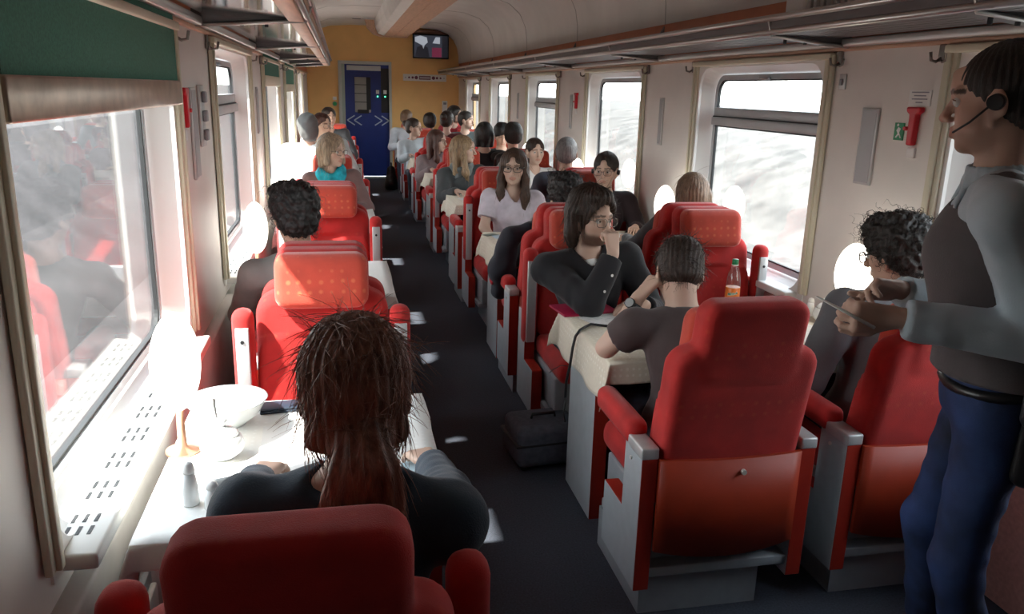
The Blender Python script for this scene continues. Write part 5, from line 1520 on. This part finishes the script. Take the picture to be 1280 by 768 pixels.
scarf(pblonde, G('grey scarf', (.16, .18, .18)), 'scarf', .085, .034, .10)
# watch of the t-shirt person
W_, hd_ = pt['hands'][-1]; E_ = pt['E'][-1]; u_ = unit(E_ - W_); c_ = W_ + u_ * .035
mb = MB(); mb.cyl(Vector(c_ - u_ * .011), Vector(c_ + u_ * .011), .0335, .035, seg=24); n_ = unit(np.cross(u_, V3(.3, -1, .3))); n_ = unit(V3(-.75, -.6, .1) - u_ * np.dot(V3(-.75, -.6, .1), u_))
mb.cyl(Vector(c_ + n_ * .030), Vector(c_ + n_ * .043), .020, .019, seg=20); wo = mb.build('watch', M['dark'], pt['root'])
mb = MB(); mb.cyl(Vector(c_ + n_ * .042), Vector(c_ + n_ * .0445), .0165, seg=20); mb.build('watch_face', M['steel'], wo)
# white undershirt and sleeve buttons of the bearded one
p = pb; c = p['Nk'] + p['f'] * .035 - p['sp'] * .045
V, F = sdf_mesh([ell(c, (.055, .045, .05), np.stack([p['r'], p['f'], p['sp']], 1))], [axis(c[i] - .08, c[i] + .08, .006) for i in range(3)])
np_mesh('undershirt', V, F, M['paper'], p['root'])
E_, W_ = p['E'][1], p['hands'][1][0]; u_ = unit(W_ - E_)
for k in (.30, .62):
    n_ = unit(V3(.35, -1, .1) - u_ * np.dot(V3(.35, -1, .1), u_)); c = E_ + (W_ - E_) * k + n_ * .058
    MB().cyl(Vector(c - n_ * .006), Vector(c + n_ * .003), .0065, seg=12).build('button', M['white'], p['root'])
# waiter: pen, belt, pouch
W_, hd_ = wt['hands'][-1]
c = W_ + hd_ * .10
mb = MB(); mb.tube([Vector(wt['o'] + c + V3(.04, -.03, -.02)), Vector(wt['o'] + c + V3(-.02, .0, .012)), Vector(wt['o'] + c + V3(-.085, .03, .045))], [.0042, .0042, .002], 8)
tag(mb.build('pen', M['white']), 'thin white pen held by the standing person in jeans', 'pen')
P0 = wt['Pv']; mb = MB(); pts = []
for a in np.linspace(0, 2 * PI, 33): pts.append(Vector(P0 + V3(0, 0, .045) + wt['r'] * .163 * math.cos(a) + wt['f'] * .122 * math.sin(a)))
mb.tube(pts, .014, 8); mb.build('belt', M['leather'], wt['root'])
t = T('pouch', 'black leather pouch slung at the hip of the standing person in jeans', 'pouch', (1.665, 1.425, .84), -.75)
V, F = sdf_mesh([rb2((0, 0, .14), .115, .045, .155, .03, .02)], (axis(-.15, .15, .008), axis(-.08, .08, .008), axis(-.05, .35, .008)))
np_mesh('pouch_body', V, F, M['leather'], t)
V, F = sdf_mesh([rb2((0, -.048, .225), .118, .010, .085, .03, .008), rb2((0, -.02, .302), .118, .035, .010, .008, .008)], (axis(-.15, .15, .008), axis(-.08, .05, .006), axis(.1, .35, .008)))
np_mesh('flap', V, F, mat('worn black leather', (.03, .032, .036), .28, bump=.2, bscale=200), t)
MB().lohi((-.018, -.066, .135), (.018, -.056, .165), .004).build('buckle', M['steel'], t)
mb = MB()
for x in (-.10, .10): mb.tube([(x, -.01, .24), (x * .95 - .01, .03, .315), (x * .8 - .03, .07, .31), (x * .6 - .05, .10, .25)], .011, 8)
mb.build('strap', M['leather'], t)
# ------------------------------------------------------------------ outside
mb = MB(); mb.lohi((-60, -60, -1.4), (60, 120, -1.3)); struct(mb.build('ground', mat('trackside gravel', (.065, .06, .056), .95, noise=.4, nscale=3)))
mb = MB()
for x in (4.6, 6.1):
    mb.lohi((x - .035, -60, -1.3), (x + .035, 120, -1.12))
struct(mb.build('road_rails', mat('worn rail steel', (.42, .38, .35), .4, metal=.5)))
# low bank with scrub beyond the right hand tracks
mb = MB(); mb.prism([(8.5, -1.3), (11.5, .1), (15, .9), (30, 1.0), (30, -1.3)], 1, -60, 120)
struct(mb.build('hill_right', mat('pale dry bank', (.060, .056, .052), .95, noise=.5, nscale=1.2)))
mb = MB(); mb.prism([(-1.5, -1.295), (-3.0, -1.2), (-4.2, -.3), (-5.4, .9), (-7.5, 1.45), (-30, 1.6), (-30, -1.3)], 1, -60, 120)  # dark bank added so the view past the left glass stays dark
struct(mb.build('hill_left_backdrop', mat('added dark backdrop bank', (.040, .034, .034), .95, noise=.5, nscale=1.5)))

# ------------------------------------------------------------------ light
w = bpy.data.worlds.new('World'); SC.world = w; w.use_nodes = True
nt = w.node_tree; bg = nt.nodes['Background']
tc = nt.nodes.new('ShaderNodeTexCoord'); sx = nt.nodes.new('ShaderNodeSeparateXYZ'); rp = nt.nodes.new('ShaderNodeValToRGB')
nt.links.new(tc.outputs['Generated'], sx.inputs[0]); nt.links.new(sx.outputs['Z'], rp.inputs['Fac'])
rp.color_ramp.elements[0].position = 0; rp.color_ramp.elements[0].color = (1, 1, 1, 1)
rp.color_ramp.elements[1].position = .9; rp.color_ramp.elements[1].color = (.72, .84, 1, 1)
nt.links.new(rp.outputs['Color'], bg.inputs['Color']); bg.inputs['Strength'].default_value = WORLD
sl = bpy.data.lights.new('sun', 'SUN'); so = link(bpy.data.objects.new('sun', sl)); sl.energy = SUN; sl.angle = math.radians(1.5); sl.color = (1, .95, .88)
dv = Vector((.56, .30, -.80)); so.rotation_euler = dv.to_track_quat('-Z', 'Y').to_euler()
def portal(x, y, z, sx, sy, rot):
    l = bpy.data.lights.new('window_portal', 'AREA'); l.shape = 'RECTANGLE'; l.size = sx; l.size_y = sy; l.cycles.is_portal = True
    o = link(bpy.data.objects.new('window_portal', l)); o.location = (x, y, z); o.rotation_euler = rot
for y in WR: portal(XR + .15, y, 1.32, 1.2, 1.5, (0, PI / 2, 0))
for y in WL: portal(XL - .15, y, 1.32, 1.2, 1.5, (0, -PI / 2, 0))

# ------------------------------------------------------------------ camera
cd = bpy.data.cameras.new('camera'); co = link(bpy.data.objects.new('camera', cd)); SC.camera = co
fpx = 1000.0; cd.sensor_width = 36; cd.lens = fpx / 1280 * 36; cd.clip_start = .05; cd.clip_end = 400
fw = V3(425 - 640, 108 - 384, fpx); fw /= np.linalg.norm(fw)
a_ = (540 - 640) / fpx; b_ = -(fw[0] * a_ + fw[2]) / fw[1]
dn = unit(V3(a_, b_, 1)); dn = dn if dn[1] > 0 else -dn
rt = np.cross(dn, fw); R = np.stack([rt, fw, -dn])
r_, u_, k_ = R @ V3(1, 0, 0), R @ V3(0, -1, 0), R @ V3(0, 0, -1)
mw = Matrix(((r_[0], u_[0], k_[0], 0), (r_[1], u_[1], k_[1], 0), (r_[2], u_[2], k_[2], 1.72), (0, 0, 0, 1)))
co.matrix_world = mw

vs = SC.view_settings; vs.view_transform = 'Standard'; vs.look = 'None'; vs.exposure = EXPO; vs.gamma = 1; vs.use_curve_mapping = False
SC.cycles.max_bounces = 9; SC.cycles.diffuse_bounces = 6; SC.cycles.transparent_max_bounces = 24; SC.cycles.glossy_bounces = 4
SC.cycles.use_denoising = True; SC.cycles.sample_clamp_indirect = 12
SC.cycles.caustics_reflective = False; SC.cycles.caustics_refractive = False
